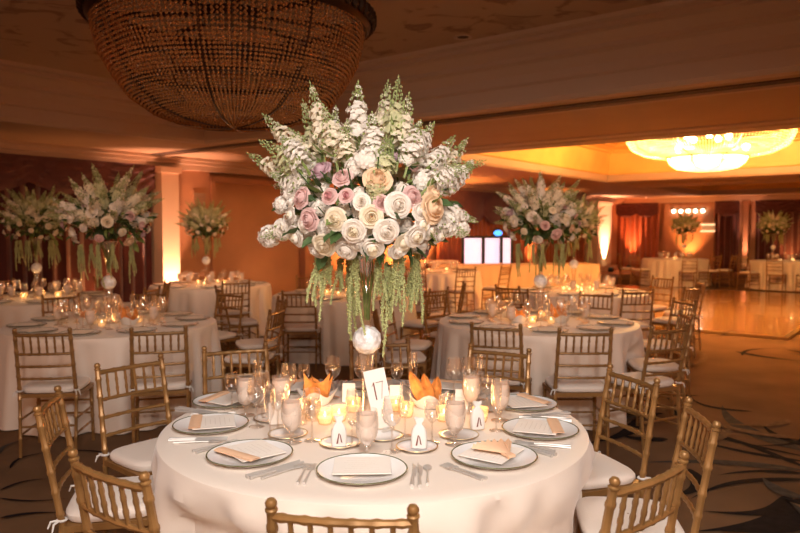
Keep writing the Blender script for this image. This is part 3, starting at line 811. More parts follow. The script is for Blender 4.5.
def foliage_mesh(seed, n=170, sx=.36, sz=.24):
    b = MB(); r = random.Random(seed)
    for i in range(n):
        th, cz = r.uniform(0, 2*PI), r.uniform(-.8, 1); q = math.sqrt(1-cz*cz); d = Vector((q*math.cos(th), q*math.sin(th), cz))
        k = r.uniform(.35, .98); p = Vector((d.x*sx, d.y*sx, d.z*sz))*k
        d2 = (d+Vector((r.uniform(-.6, .6), r.uniform(-.6, .6), r.uniform(-.6, .4)))).normalized(); s = d2.cross(Vector((r.uniform(-1, 1), r.uniform(-1, 1), 1))).normalized(); nn = s.cross(d2)
        L = r.uniform(.07, .12); w = L*.24
        rows = [[p, p+d2*L*.35-s*w+nn*.006, p+d2*L*.7-s*w*.8+nn*.004, p+d2*L-nn*.015], [p, p+d2*L*.35-nn*.008, p+d2*L*.7-nn*.006, p+d2*L-nn*.015], [p, p+d2*L*.35+s*w+nn*.006, p+d2*L*.7+s*w*.8+nn*.004, p+d2*L-nn*.015]]
        b.grid(rows, M['leaf'] if r.random() < .7 else M['leafl'])
    for i in range(60):
        th = r.uniform(0, 2*PI); b.tube([(0, 0, -sz*.7), (math.cos(th)*sx*.5, math.sin(th)*sx*.5, r.uniform(-.1, .1)), (math.cos(th)*sx*.9, math.sin(th)*sx*.9, r.uniform(-.05, sz))], .003, M['leaf'], 4)
    return b.mesh('foliage')
ROSE = {k: [rose_mesh(M[k], s) for s in (1, 2)] for k in ('wpet', 'cpet', 'ppet', 'mpet', 'opet')}
ROSE['hpet'] = [rose_mesh(M['ppet'], 4, M['hpet'])]; ROSE['cpet'].append(rose_mesh(M['wpet'], 6, M['cpet']))
SPIRE = {'w': [spire_mesh(M['wpet'], s) for s in (1, 2, 3)], 'c': [spire_mesh(M['cpet'], s, .95, .7) for s in (4, 5, 6)], 'y': [spire_mesh(M['ypet'], s, .9, .6) for s in (7, 8, 9)]}
CLUS = [cluster_mesh(M['wpet'], s) for s in (1, 2)]; TASS = [tassel_mesh(s) for s in (1, 2, 3)]
FOL = [foliage_mesh(1), foliage_mesh(2)]
ROSELAB = {'wpet': 'white rose', 'cpet': 'cream rose', 'ppet': 'blush pink rose', 'mpet': 'mauve rose', 'opet': 'peach rose', 'hpet': 'small pink rose'}
def orient(d, loc, sc, roll=0.):
    q = Vector(d).normalized().to_track_quat('Z', 'Y').to_matrix().to_4x4()
    return Matrix.Translation(loc) @ q @ Matrix.Rotation(roll, 4, 'Z') @ Matrix.Diagonal((*([sc]*3 if not hasattr(sc, '__len__') else sc), 1))
def arrangement(c, label, k=1.0, seed=0, nro=34, nsp=26, main=False, spiky=False, ntas=8):
    r = random.Random(seed); root = thing('floral_arrangement', label, 'flowers', (c.x, c.y, c.z))
    root['group'] = 'tall floral arrangements'
    link('foliage', FOL[seed % 2], root, mx=Matrix.Diagonal((k, k, k, 1)))['label'] = 'dark green leaves'
    RX, RZ = .37*k, .255*k
    def rose(kind, d, rad, push=1.0):
        p = Vector((d.x*RX, d.y*RX, d.z*RZ))*push
        o = link('rose', r.choice(ROSE[kind]), root, mx=orient(d, p, rad, r.uniform(0, 6))); o['label'] = ROSELAB[kind]
    def spire(kind, tip, base=None, wid=1.0):
        base = base if base is not None else Vector(tip)*.25; d = tip-base; L = d.length
        w = wid*k*.62
        o = link('stock_spire', r.choice(SPIRE[kind]), root, mx=orient(d, base, (w*.66, w*.66, L), r.uniform(0, 6)))
    used = []
    if main:
        def surf(px, py):
            p = atY(px, py, c.y)-c; x, z = p.x/RX, p.z/RZ; q = max(0.02, 1-x*x-z*z); return Vector((x, -math.sqrt(q), z)).normalized()
        LST = [('mpet', 326, 174, 13), ('ppet', 347, 181, 11), ('hpet', 336, 199, 9), ('ppet', 307, 200, 12), ('opet', 380, 184, 15), ('mpet', 395, 157, 14), ('ppet', 414, 168, 10), ('wpet', 398, 208, 14),
               ('ppet', 413, 200, 12), ('opet', 430, 210, 17), ('opet', 434, 196, 12), ('cpet', 375, 218, 12), ('cpet', 359, 231, 13), ('cpet', 342, 221, 12), ('ppet', 316, 221, 12), ('cpet', 303, 236, 13), ('wpet', 388, 231, 13),
               ('cpet', 414, 236, 13), ('opet', 286, 184, 13), ('cpet', 331, 244, 13), ('wpet', 350, 250, 12), ('cpet', 375, 247, 13), ('wpet', 400, 250, 12), ('cpet', 422, 226, 11), ('wpet', 320, 250, 11), ('cpet', 287, 226, 12),
               ('cpet', 440, 236, 11), ('wpet', 366, 205, 9), ('cpet', 296, 216, 10), ('wpet', 310, 226, 9), ('cpet', 405, 243, 11), ('cpet', 430, 232, 10), ('wpet', 362, 243, 10), ('hpet', 352, 199, 8), ('wpet', 296, 203, 9), ('ppet', 384, 206, 9), ('wpet', 420, 213, 10), ('ypet', 0, 0, 0)]
        for kd, px, py, pr in LST:
            if pr == 0: continue
            d = surf(px, py); rose(kd, d, pr/250, 1.02 if pr > 12 else .98); used.append(d)
        for px, py, pr in ((302, 178, 12), (292, 192, 11), (328, 228, 12), (362, 213, 9), (318, 208, 9), (425, 182, 13), (447, 222, 15), (460, 228, 10), (436, 178, 10), (270, 236, 12), (282, 230, 11), (346, 238, 10), (387, 212, 10), (405, 226, 9), (380, 168, 11), (366, 160, 12), (355, 168, 10), (322, 190, 8), (360, 195, 8), (372, 203, 7), (346, 208, 8), (330, 213, 7), (402, 190, 8), (394, 220, 8), (372, 232, 8), (310, 238, 8), (326, 236, 7), (420, 245, 9), (294, 228, 9), (440, 210, 8), (452, 215, 11), (282, 205, 9), (300, 188, 9), (406, 160, 8)):
            d = surf(px, py); p = atY(px, py, c.y-.33*max(0, 1-abs(px-365)/110)*.8)-c
            link('stock_cluster', r.choice(CLUS), root, mx=orient(d, p, pr/240, r.uniform(0, 6)))['label'] = 'white stock cluster'
        def sp(kind, px, py, dy, bx=None, by=None, wid=1.0):
            t = atY(px, py, c.y+dy)-c; bb = Vector((t.x*.22, t.y*.35, t.z*.12)) if bx is None else atY(bx, by, c.y+dy*.6-.12)-c
            spire(kind, t, bb, wid)
        for a in (('c', 308, 84, 0, 326, 178), ('c', 322, 104, -.1, 338, 172), ('y', 300, 100, .1, 322, 180), ('w', 338, 108, .12, 348, 180), ('c', 348, 122, -.15, 352, 178),
                  ('w', 357, 80, -.05, 364, 170, 1.15), ('w', 368, 112, -.2, 372, 178, 1.1), ('c', 386, 82, .08, 380, 170), ('y', 401, 78, 0, 392, 168), ('c', 411, 92, -.05, 396, 172), ('c', 396, 110, .15, 385, 172),
                  ('w', 424, 122, -.1, 404, 178), ('w', 437, 122, .05, 408, 180), ('w', 452, 134, 0, 412, 185), ('c', 468, 136, .1, 418, 186), ('w', 474, 158, -.05, 420, 196), ('y', 486, 158, .05, 425, 190), ('w', 466, 172, -.15, 420, 195),
                  ('c', 286, 130, .05, 325, 182), ('c', 264, 116, .1, 315, 180), ('w', 278, 138, -.1, 318, 186), ('c', 246, 152, 0, 312, 182, .9), ('y', 262, 140, -.05, 315, 185), ('w', 272, 170, -.1, 318, 192), ('w', 262, 240, -.1, 320, 224, .9),
                  ('w', 470, 232, -.12, 415, 215), ('w', 478, 224, 0, 420, 212, .8), ('y', 383, 135, -.25, 378, 190), ('y', 372, 215, -.33, 374, 170, .8), ('c', 330, 128, .25), ('w', 400, 128, .3), ('y', 360, 110, .3), ('c', 430, 140, .3)): sp(*a)
        hang = [(318, 250, 318, .30), (326, 252, 323, .22), (349, 258, 345, .36), (354, 255, 353, .33), (387, 262, 386, .40), (378, 258, 378, .22), (402, 255, 401, .30), (418, 252, 418, .31), (414, 256, 412, .24), (340, 258, 341, .2), (395, 255, 394, .24)]
        for px, py, _, L in hang:
            p = atY(px, py, c.y-.14+r.uniform(-.05, .12))-c; link('hanging_amaranthus', r.choice(TASS), root, mx=Matrix.Translation(p)@Matrix.Rotation(r.uniform(0, 6), 4, 'Z')@Matrix.Diagonal((.30, .30, L, 1)))
    n = 0
    kinds = ['wpet', 'cpet', 'cpet', 'ppet', 'wpet', 'opet', 'cpet', 'mpet', 'ppet']
    for i in range(nro):
        z = .75-1.45*(i+.5)/nro; th = i*2.39996+seed; q = math.sqrt(1-z*z); d = Vector((q*math.cos(th), q*math.sin(th), z))
        if main and d.y < .15: continue
        rose(kinds[(i*5+seed) % 9] if not spiky else 'cpet', d, (r.uniform(.036, .062) if not spiky else r.uniform(.03, .045))*k, r.uniform(.96, 1.06))
    for i in range(nsp):
        z = .95-.95*(i+.5)/nsp; th = i*2.39996+seed*.7; q = math.sqrt(1-z*z); d = Vector((q*math.cos(th)*(1 if not spiky else .9), q*math.sin(th), z)).normalized()
        if main and d.y < .2: continue
        L = r.uniform(.48, .62)*k*(1-.12*(1-z))
        spire(r.choice('wwcccy') if not spiky else r.choice('yyyc'), d*L, d*.12*k)
    for i in range(ntas):
        if main: break
        th = i*2*PI/ntas+r.uniform(-.3, .3); p = Vector((math.cos(th)*.24*k, math.sin(th)*.24*k, -.2*k)); L = r.uniform(.2, .4)*k
        link('hanging_amaranthus', r.choice(TASS), root, mx=Matrix.Translation(p)@Matrix.Diagonal((.3, .3, L, 1)))
    return root
vs_ = thing('flower_stand', '', 'vase')
mb = MB(); mb.lathe([(.085, 0), (.085, .008), (.05, .016), (.026, .05), (.020, .12), (.022, .2), (.032, .28), (.038, .315)], M['glass'], n=28); mb.build('glass_foot', vs_)
bm = bmesh.new(); bmesh.ops.create_icosphere(bm, subdivisions=2, radius=.066, matrix=Matrix.Translation((0, 0, .372)))
me = bpy.data.meshes.new('crystal_ball'); bm.to_mesh(me); bm.free(); me.materials.append(M['crystal']); link('crystal_ball', me, vs_)['label'] = 'faceted crystal ball'
mb = MB(); mb.ball((0, 0, .372), .036, M['china'], 12); mb.build('ball_core', vs_)['label'] = 'milky core'
mb = MB(); mb.lathe([(.022, .428), (.020, .45), (.030, .55), (.052, .66), (.085, .74), (.09, .745)], M['glass'], n=28); mb.build('trumpet_vase', vs_)
mb = MB()
for k in range(9):
    a = k*.7; mb.tube([(math.cos(a)*.010, math.sin(a)*.010, .46), (math.cos(a+.6)*.016, math.sin(a+.6)*.016, .58), (math.cos(a+1)*.05, math.sin(a+1)*.05, .745)], .003, M['leafl'], 5)
mb.build('stems', vs_)['label'] = 'green stems inside'
VASE = Proto(vs_)
VC = Vector((-.145, 3.05, ZT+.001))
VASE.place(VC, 0, 'tall clear trumpet stand with crystal ball on the foreground table', group='crystal-ball flower stands')
arrangement(Vector((VC.x, VC.y, 1.685)), 'large foreground arrangement of white stock, blush and peach roses with green tassels', 1.0, 1, 40, 20, main=True)
for key, px, sc, dz, sd, spk, lab in ((1, 108, .98, 0, 2, False, 'tall white and pink flowers on the left middle table'), (2, 541, .92, 0, 3, False, 'tall white and blush flowers on the right middle table'),
                                 (3, 36, .95, 0, 4, True, 'dimly lit green and cream flowers at the left edge'), (4, 206, .85, -.05, 5, True, 'small spiky yellow-green flowers right of the left lit pilaster'),
                                 (6, 574, .9, .0, 6, True, 'yellow-green flowers overlapping behind the right middle arrangement'), (8, 684, .95, -.05, 7, True, 'brightly lit yellow flowers beyond the dance floor'), (9, 773, .95, -.05, 8, True, 'dim green flowers at the far right beyond the dance floor')):
    y = POS[key][1]; x = (px-400)/F*y*1.0
    VASE.place((x, y, ZT+.006), sd, 'tall crystal-ball stand under the flowers on '+TN[key], group='crystal-ball flower stands')
    arrangement(Vector((x, y, ZT+.006+.74+.18*sc)), lab, sc, sd, 34, 40, spiky=spk)

# ------------------------------------------------------------------ dress the foreground table
zz = ZT+.0065
def on(px, py): p = at(px, py, zz); return p
seats = [((362, 473), 'the nearest plate, front centre'), ((250, 457), 'the front left plate'), ((211, 427), 'the left plate'), ((226, 403), 'the rear left plate'),
         ((297, 389), 'the back plate left of the crystal stand'), ((374, 387), 'the back plate behind the crystal stand'), ((449, 389), 'the back plate right of the crispbread'), ((524, 406), 'the rear right plate'), ((540, 432), 'the right plate'), ((494, 459), 'the front right plate with the fan napkin')]
seatinfo = []
for i, ((px, py), nm) in enumerate(seats):
    p = on(px, py); d = Vector((T0[0]-p.x, T0[1]-p.y, 0)).normalized(); a = math.atan2(d.y, d.x)-PI/2; t = Vector((d.y, -d.x, 0))   # t = diner's right
    seatinfo.append((p, d, t, a, nm))
    L0 = lambda o, dx, dy: Vector((p.x+t.x*dx+d.x*dy, p.y+t.y*dx+d.y*dy, zz))
    plate.place(p, a, 'white china plate with dark green rim, '+nm, group='green-rimmed plates on the foreground table')
    q = L0(0, .0, .012); q.z = zz+.021
    m_ = menu.place(q, a+R_((4, -8, 10, -6, 5, 0, 8, -10, -6, 14)[i]), 'cream menu card lying on '+nm, group='menu cards on the foreground table')
    q = L0(0, .01, -.064); q.z = zz+.0255
    if i == 9:
        q = L0(0, -.01, -.08); q.z = zz+.028; fan.place(q, a-.3, 'peach napkin folded into a fan on the front right plate')
    elif i != 0: napkin.place(q, a+.12, 'folded peach napkin across '+nm, group='folded napkins on the foreground table')
    for k in range(2): fork.place(L0(0, -.182-.022*k, -.02), a+rnd.uniform(-.03, .03), ('outer' if k else 'inner')+' silver fork left of '+nm, group='silver forks on the foreground table')
    for k in range(2): knife.place(L0(0, .178+.022*k, -.02), a+rnd.uniform(-.03, .03), ('outer' if k else 'inner')+' silver knife right of '+nm, group='silver knives on the foreground table')
    spoon.place(L0(0, .228, -.02), a, 'silver spoon right of the knives by '+nm, group='silver spoons on the foreground table')
# named glassware from the photograph (pixel of the foot)
FW = [('goblet', 292, 443, 'frosted water goblet behind the front left plate'), ('goblet', 367, 458, 'frosted water goblet just behind the nearest plate'), ('goblet', 455, 445, 'frosted water goblet behind the front right plate'),
      ('goblet', 281, 416, 'frosted water goblet left of the left crispbread'), ('goblet', 471, 413, 'frosted water goblet behind the rear right setting'), ('goblet', 246, 416, 'water goblet behind the left plate'), ('goblet', 500, 421, 'water goblet inside the right plate'),
      ('wine', 257, 427, 'wine glass left of the front left plate cluster'), ('wine', 262, 418, 'second wine glass from left beyond the front left plate'), ('wine', 289, 408, 'wine glass between left crispbread and rear chair'), ('wine', 312, 441, 'wine glass right of the front left goblet'), ('wine', 392, 452, 'wine glass left of the right favour pouch'),
      ('wine', 469, 398, 'tall wine glass before the rear right chair'), ('wine', 333, 398, 'tall wine glass behind the white tent card'), ('wine', 362, 398, 'tall wine glass left of the crystal stand'), ('wine', 454, 400, 'tall wine glass right of the right crispbread'),
      ('small', 278, 430, 'smaller wine glass behind the left goblets'), ('small', 232, 410, 'smaller wine glass before the rear left plate'), ('small', 432, 443, 'smaller wine glass right of the favour pouch'), ('small', 487, 412, 'smaller wine glass near the rear right plate'), ('small', 397, 396, 'smaller wine glass behind the right tent card'), ('small', 304, 397, 'smaller wine glass behind the left crispbread'),
      ('flute', 270, 440, 'champagne flute behind the front left plate'), ('flute', 405, 436, 'champagne flute beside the table number'), ('flute', 352, 446, 'champagne flute right of the left favour pouch'), ('flute', 496, 431, 'champagne flute inside the right plate'), ('flute', 258, 407, 'champagne flute by the rear left plate'), ('flute', 480, 400, 'champagne flute at the back right'), ('flute', 413, 397, 'champagne flute behind the right crispbread'),
      ('tumbler', 313, 420, 'low clear tumbler before the left crispbread'), ('tumbler', 447, 416, 'low clear tumbler right of the right crispbread'), ('tumbler', 300, 424, 'low clear tumbler left of the front votives')]
PR = dict(goblet=goblet, wine=wine, small=smallw, flute=flute, tumbler=tumbler)
KW = dict(goblet='water goblets', wine='wine glasses', small='small wine glasses', flute='champagne flutes', tumbler='tumblers')
for k, px, py, lab in FW: PR[k].place(on(px, py), 0, lab, group=KW[k]+' on the foreground table')
for px, py, lab in ((340, 445, 'white bread plate under the left favour pouch'), (417, 449, 'white bread plate under the right favour pouch'), (383, 438, 'gilt-edged bread plate behind the nearest goblet'), (288, 436, 'white bread plate under the front left goblet'), (459, 437, 'white bread plate under the front right goblet'), (272, 420, 'white bread plate beside the white tent card at left')):
    bread.place(on(px, py), 0, lab, group='bread plates on the foreground table')
for px, py, rz, lab in ((339, 447, .15, 'white favour pouch with dark mark standing left of the nearest goblet'), (419, 449, -.1, 'white favour pouch standing right of the table number'), (477, 430, .3, 'white favour pouch behind the front right plate')):
    p = on(px, py); p.z += .008; favour.place(p, rz, lab, group='favour pouches on the foreground table')
for px, py, rz, lab in ((276, 424, .2, 'white tent card left of the front left goblet'), (349, 402, 0, 'white tent card right of the left crispbread'), (396, 404, .1, 'white tent card right of the table number'), (462, 409, -.2, 'white tent card right of the right crispbread')):
    p = on(px, py); p.z += .004; tent.place(p, rz, lab, group='tent cards on the foreground table')
for px, py, rz, lab in ((317, 404, .0, 'white linen-lined basket of orange crispbread left of the crystal stand'), (428, 407, .0, 'white linen-lined basket of orange crispbread right of the crystal stand')): (basket if px < 400 else basket2).place(on(px, py), rz, lab, group='crispbread baskets')
o = tnum.place(on(386, 432), .15, 'leaning cream table number card 17 beside the crystal stand'); o.rotation_euler = (R_(-6), R_(-11), .15); o.location.z += .007
VOT = [(325, 424), (339, 421), (396, 411), (406, 417), (480, 422), (353, 412), (303, 414), (444, 421)]
for i, (px, py) in enumerate(VOT):
    p = on(px, py); votive.place(p, 0, ['lit votive candle left of the nearest goblet cluster', 'bright votive candle just behind the left favour pouch', 'lit votive candle right of the table number, further back', 'lit votive candle right of the table number, nearer', 'lit votive candle behind the front right plate', 'lit votive candle left of the crystal stand', 'lit votive candle before the left crispbread', 'lit votive candle right of the right crispbread'][i], group='votive candles on the foreground table')
    point((p.x, p.y, p.z+.085), .35, (1, .55, .22), .02, 'candle_light')

# ------------------------------------------------------------------ dress the other tables
def dress(key, nseat, per, nv, plates=True, cards=True, baskets=0):
    c = POS[key]; nm = TN[key]; r = random.Random(100+key); off = r.uniform(0, 6)
    gpos = []
    bpos = [(c[0]-.19, c[1]-.10), (c[0]+.19, c[1]-.10)][:baskets]
    for s in range(nseat):
        a = off+s*2*PI/nseat; d = Vector((-math.cos(a), -math.sin(a), 0)); t = Vector((d.y, -d.x, 0))
        L0 = lambda dx, dy: Vector((c[0]+t.x*dx-d.x*(.70-dy), c[1]+t.y*dx-d.y*(.70-dy), zz))
        az = math.atan2(d.y, d.x)-PI/2
        if plates:
            plate.place(L0(0, 0), az, 'green-rimmed white plate on '+nm, group='plates on '+nm)
            if cards: q = L0(0, 0); q.z += .02; menu.place(q, az+1.5, 'cream menu card on a plate on '+nm, group='menu cards on '+nm)
        for k, (kd, dx, dy) in enumerate((('wine', .13, .28), ('goblet', -.02, .25), ('flute', .20, .35), ('small', .06, .37))[:per]):
            q = L0(dx+r.uniform(-.018, .018), dy+r.uniform(-.015, .015))
            if any(math.hypot(q.x-x, q.y-y) < .14 for x, y in bpos): continue
            if any(math.hypot(q.x-x, q.y-y) < .085 for x, y in gpos): continue
            gpos.append((q.x, q.y))
            PR[kd].place(q, 0, {'wine': 'clear tall wine glass on ', 'goblet': 'filled water goblet on ', 'flute': 'slim champagne flute on ', 'small': 'small wine glass on '}[kd]+nm, group=KW[kd]+' on '+nm)
    for k in range(nv):
        a = off+.3+k*2*PI/nv; p = Vector((c[0]+.22*math.cos(a), c[1]+.22*math.sin(a), zz))
        if any(math.hypot(p.x-x, p.y-y) < .135 for x, y in bpos): continue
        votive.place(p, 0, 'lit votive candle among the glasses on '+nm, group='votive candles on '+nm)
        if k % 2 == 0: point((p.x, p.y, p.z+.09), .55, (1, .5, .18), .02, 'candle_light')
    for k, (x, y) in enumerate(bpos):
        (basket2 if k else basket).place((x, y, zz), 0, ('left' if k == 0 else 'right')+' basket of orange crispbread on '+nm, group='crispbread baskets')
dress(1, 10, 4, 7, baskets=2); dress(2, 10, 4, 8, baskets=2); dress(3, 9, 3, 6, cards=False); dress(5, 9, 3, 6, cards=False); dress(6, 9, 3, 8, cards=False)
dress(4, 8, 2, 4, cards=False); dress(7, 8, 2, 3, cards=False); dress(8, 7, 2, 4, plates=False); dress(9, 7, 2, 4, plates=False)

# ------------------------------------------------------------------ chandeliers
def chandelier(c, ztop, Rr, profs, label, lit, zceil):
    root = thing('crystal_chandelier', label, 'chandelier', (c.x, c.y, ztop))
    bm_ = M['bead']
    # ornamental rim
    mb = MB(); mb.lathe([(Rr*1.0, -.05), (Rr*1.03, -.06), (Rr*1.06, -.03), (Rr*1.075, .02), (Rr*1.06, .07), (Rr*1.02, .09), (Rr*.96, .09), (Rr*.96, -.04), (Rr*1.0, -.05)], M['bronze'], n=96)
    for k in range(72):
        a = 2*PI*k/72; mb.ball((math.cos(a)*Rr*1.075, math.sin(a)*Rr*1.075, .02), .035, M['bronze'], 6, (1, 1, 1.5))
    for k in range(8):
        a = 2*PI*k/8+.2; mb.tube([(math.cos(a)*Rr*.98, math.sin(a)*Rr*.98, 0), (0, 0, .05)], .02, M['bronze'], 6)
    mb.build('rim', root)
    mb = MB(); mb.lathe([(0, .0), (.22, .0), (.26, .05), (.10, .09), (.05, .12), (.05, zceil-ztop-.03), (.30, zceil-ztop-.02), (.32, zceil-ztop), (0, zceil-ztop)], M['bronze'], n=32); mb.build('ceiling_mount', root)
    for ti, (prof, ns, step, nribs, swag) in enumerate(profs):
        pts = [(r_*Rr, z) for r_, z in prof]
        seg = [math.dist(pts[i], pts[i+1]) for i in range(len(pts)-1)]; L = sum(seg)
        def along(s):
            for i, sl in enumerate(seg):
                if s <= sl or i == len(seg)-1:
                    t = min(1, s/sl); return (pts[i][0]+(pts[i+1][0]-pts[i][0])*t, pts[i][1]+(pts[i+1][1]-pts[i][1])*t)
                s -= sl
        if lit: bm_ = M['beadglow'] if ti == 0 else M['beadglowhot']
        nb = int(L/step); mb = MB(); rg = random.Random(ti)
        for k in range(ns):
            a = 2*PI*k/ns; ph = (k*nribs/ns) % 1 if nribs else 0
            for j in range(nb+1):
                r_, z = along(L*j/nb)
                if r_ < Rr*.9 and r_*2*PI/ns < .016 and k % 2: continue
                if r_*2*PI/ns < .008 and k % 4: continue
                sc = 1-swag*math.sin(PI*ph)*math.sin(PI*min(1, j/nb*1.0))
                rr_ = r_*(1+(swag*.5)*math.sin(PI*ph))
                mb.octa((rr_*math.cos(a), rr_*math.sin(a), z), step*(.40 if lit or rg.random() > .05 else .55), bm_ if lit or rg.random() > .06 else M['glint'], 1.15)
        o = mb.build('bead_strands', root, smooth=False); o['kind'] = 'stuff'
        for k in range(nribs):
            a = 2*PI*(k)/nribs; m2 = MB(); m2.tube([(r_*math.cos(a)*.985, r_*math.sin(a)*.985, z) for r_, z in pts], .014, M['bronze'], 5); m2.build('rib', root)
        r_, z = pts[-1]
        if r_ > .1:
            m2 = MB(); m2.tube([(r_*math.cos(t), r_*math.sin(t), z) for t in [i*2*PI/64 for i in range(65)]], .022, M['bronze'], 6); m2.build('lower_ring', root)
    return root
chandelier(CH1, 3.06, .90, [([(1.0, -.03), (.985, -.14), (.95, -.26), (.88, -.38), (.78, -.48)], 170, .027, 8, .05), ([(.91, -.30), (.86, -.42), (.76, -.54), (.60, -.64), (.42, -.695), (.2, -.72), (.02, -.725)], 150, .025, 8, .03), ([(.92, -.06), (.88, -.20), (.80, -.34)], 110, .032, 0, 0)],
    'huge unlit bronze crystal chandelier hanging at the top left', False, 3.40)
c2 = chandelier(CH2, 3.46, 1.38, [([(1.0, -.03), (.985, -.20), (.92, -.36), (.76, -.47), (.50, -.53)], 160, .046, 8, .05), ([(.50, -.42), (.49, -.52), (.45, -.64), (.37, -.72), (.2, -.76), (.02, -.77)], 100, .04, 8, .02)],
    'large glowing crystal chandelier above the dance floor', True, 3.75)
for k in range(10):
    a = k*2*PI/10; rr_ = .35 if k % 2 else .9
    mb = MB(); mb.ball((math.cos(a)*rr_, math.sin(a)*rr_, -.18 if k % 2 else -.45), .06, M['bulb'], 10); mb.build('bulb', c2)
for k in range(5):
    a = k*2*PI/5+.3; q = CH2+Vector((math.cos(a)*.7, math.sin(a)*.7, 3.22)); point(q, 240, (1, .56, .19), .15, 'chandelier_light')
point(CH2+Vector((0, 0, 2.98)), 260, (1, .58, .22), .2, 'chandelier_light')

# ------------------------------------------------------------------ far end furniture
def place_box(mb, c, d, m): mb.box(c, d, m)
sc_ = thing('panel_screen', 'three white lit panels in black frames at the back', 'screen', (0, 0, 0))
Y = 18.0
for k, (x0, x1, yy) in enumerate(((463, 483, 0), (483.5, 501, .12), (501.5, 512, -.05))):
    A, B = atY(x0, 237, Y+yy), atY(x1, 237, Y+yy); w = B.x-A.x; h = A.z
    mb = MB(); mb.box(((A.x+B.x)/2, Y+yy, h/2+.02), (w-.08, .03, h-.08), M['lavender']); panel_mb = mb
    mb = MB()
    for x in (A.x, B.x): mb.box((x, Y+yy, h/2), (.07, .06, h), M['black'])
    for z in (.04, h): mb.box(((A.x+B.x)/2, Y+yy, z), (w, .06, .06), M['black'])
    panel_mb.build('panel', mb.build('frame', sc_, smooth=False), smooth=False)
p = atY(498, 233, 18.4)
t = thing('stage_light', 'small blue stage lamp above the lit white panels', 'lamp', (p.x, p.y, 0))
mb = MB(); mb.ball((0, 0, p.z), .10, M['blue'], 12, (1.2, .8, .8)); mb.build('lens', t)
mb = MB(); mb.tube([(0, .06, .03), (0, .06, p.z+.02)], .02, M['fixture'], 8); mb.lathe([(0, 0), (.22, 0), (.22, .03), (0, .03)], M['fixture'], (0, .06, 0), 16); mb.lathe([(.0, .12), (.11, .1), (.13, -.02), (.12, -.03)], M['fixture'], (0, .08, p.z), 14, Euler((R_(90), 0, 0)).to_matrix()); mb.build('stand', t)
# long cream clothed table
A, B = atY(436, 272, 16.6), atY(592, 272, 17.4)
mid = (A+B)/2; ln = (B-A).length; rz = math.atan2(B.y-A.y, B.x-A.x)
mb = MB(); n = 120; rows = []
for z, o in ((.0, .06), (.2, .05), (.4, .03), (.7, .005), (.78, 0), (.785, -.01)):
    row = []
    per = [(-ln/2, -.38), (ln/2, -.38), (ln/2, .38), (-ln/2, .38), (-ln/2, -.38)]
    for e in range(4):
        (xa, ya), (xb, yb_) = per[e], per[e+1]; nn = 80 if e % 2 == 0 else 14
        for i in range(nn):
            tt = i/nn; x, y = xa+(xb-xa)*tt, ya+(yb_-ya)*tt; w = o*.35*math.sin(tt*nn*1.3)
            row.append(Vector((x+(0 if e % 2 == 0 else math.copysign(o+w, x)), y+(math.copysign(o+w, y) if e % 2 == 0 else 0), z)))
    row.append(row[0]); rows.append(row)
mb.grid(rows, M['creamcl']); mb.poly([Vector((x, y, .785)) for x, y in ((-ln/2, -.37), (ln/2, -.37), (ln/2, .37), (-ln/2, .37))], M['creamcl'])
o = mb.build('clothed_table', loc=(mid.x, mid.y, .005)); o.rotation_euler = (0, 0, rz); tag(o, 'long cream-draped table standing before the lit white panels', 'table')
# buffet with white top
A = atY(441, 262, 17.4)
t = thing('buffet_table', 'small high buffet with white top left of the lit panels', 'table', (A.x, A.y, .005))
mb = MB(); mb.box((0, 0, A.z), (.80, .5, .06), M['white']); mb.build('tabletop', t)
for x in (-.36, .36):
    for y in (-.2, .2): mb = MB(); mb.tube([(x, y, 0), (x, y, A.z-.03)], .025, M['fixture'], 8); mb.build('leg', t)
mb = MB(); mb.box((0, .21, .4), (.7, .02, .6), M['drape']); mb.build('back_panel', t, smooth=False)
# bright bar niche in the back wall
u0, u1 = w2(664), w2(714); ua, ub = min(u0, u1), max(u0, u1)
b = MB(); rbox(b, ua, ub, VW-.06, VW-.002, .15, 2.68, M['wall']); struct(b.build('trim_9', smooth=False))
lb = thing('bulb_bar', 'row of five glowing bulbs high in the far doorway', 'lamp', P((ua+ub)/2, VW-.14, 2.36))
L = (ub-ua)*.72; n5 = 5
mb = MB(); mb.tube([-VA*0+UA*(-L/2)+Vector((0, 0, .10)), UA*(L/2)+Vector((0, 0, .10))], .025, M['fixture'], 6); mb.box((0, 0, .10), (.12, .12, .05), M['fixture'], ROOMROT); mb.build('rail', lb)
for k in range(5):
    mb = MB(); mb.ball(UA*(-L/2+L*(k+.5)/5)-VA*.02, .075, M['hot'], 12); mb.build('bulb', lb)
pz = P(w2(708), VW-.12, 0)
ld = thing('glowing_shelf', 'small pair of lit glass shelves under the bulb row', 'shelf', (pz.x, pz.y, 1.55))
for k in range(2):
    mb = MB(); mb.box((0, 0, .02+k*.25), (.1, .52, .04), M['shelflit'], ROOMROT+0); mb.build('shelf', ld, smooth=False)
mb = MB(); mb.box(VA*.06+Vector((0, 0, .15)), (.03, .5, .36), M['wallp'], ROOMROT); mb.build('back_plate', ld, smooth=False)
pilaster('trim_10', 'slim lit pilaster between dark drapes on the back wall', 2, w2(744), w2(749), depth=.25, m=M['wall'])

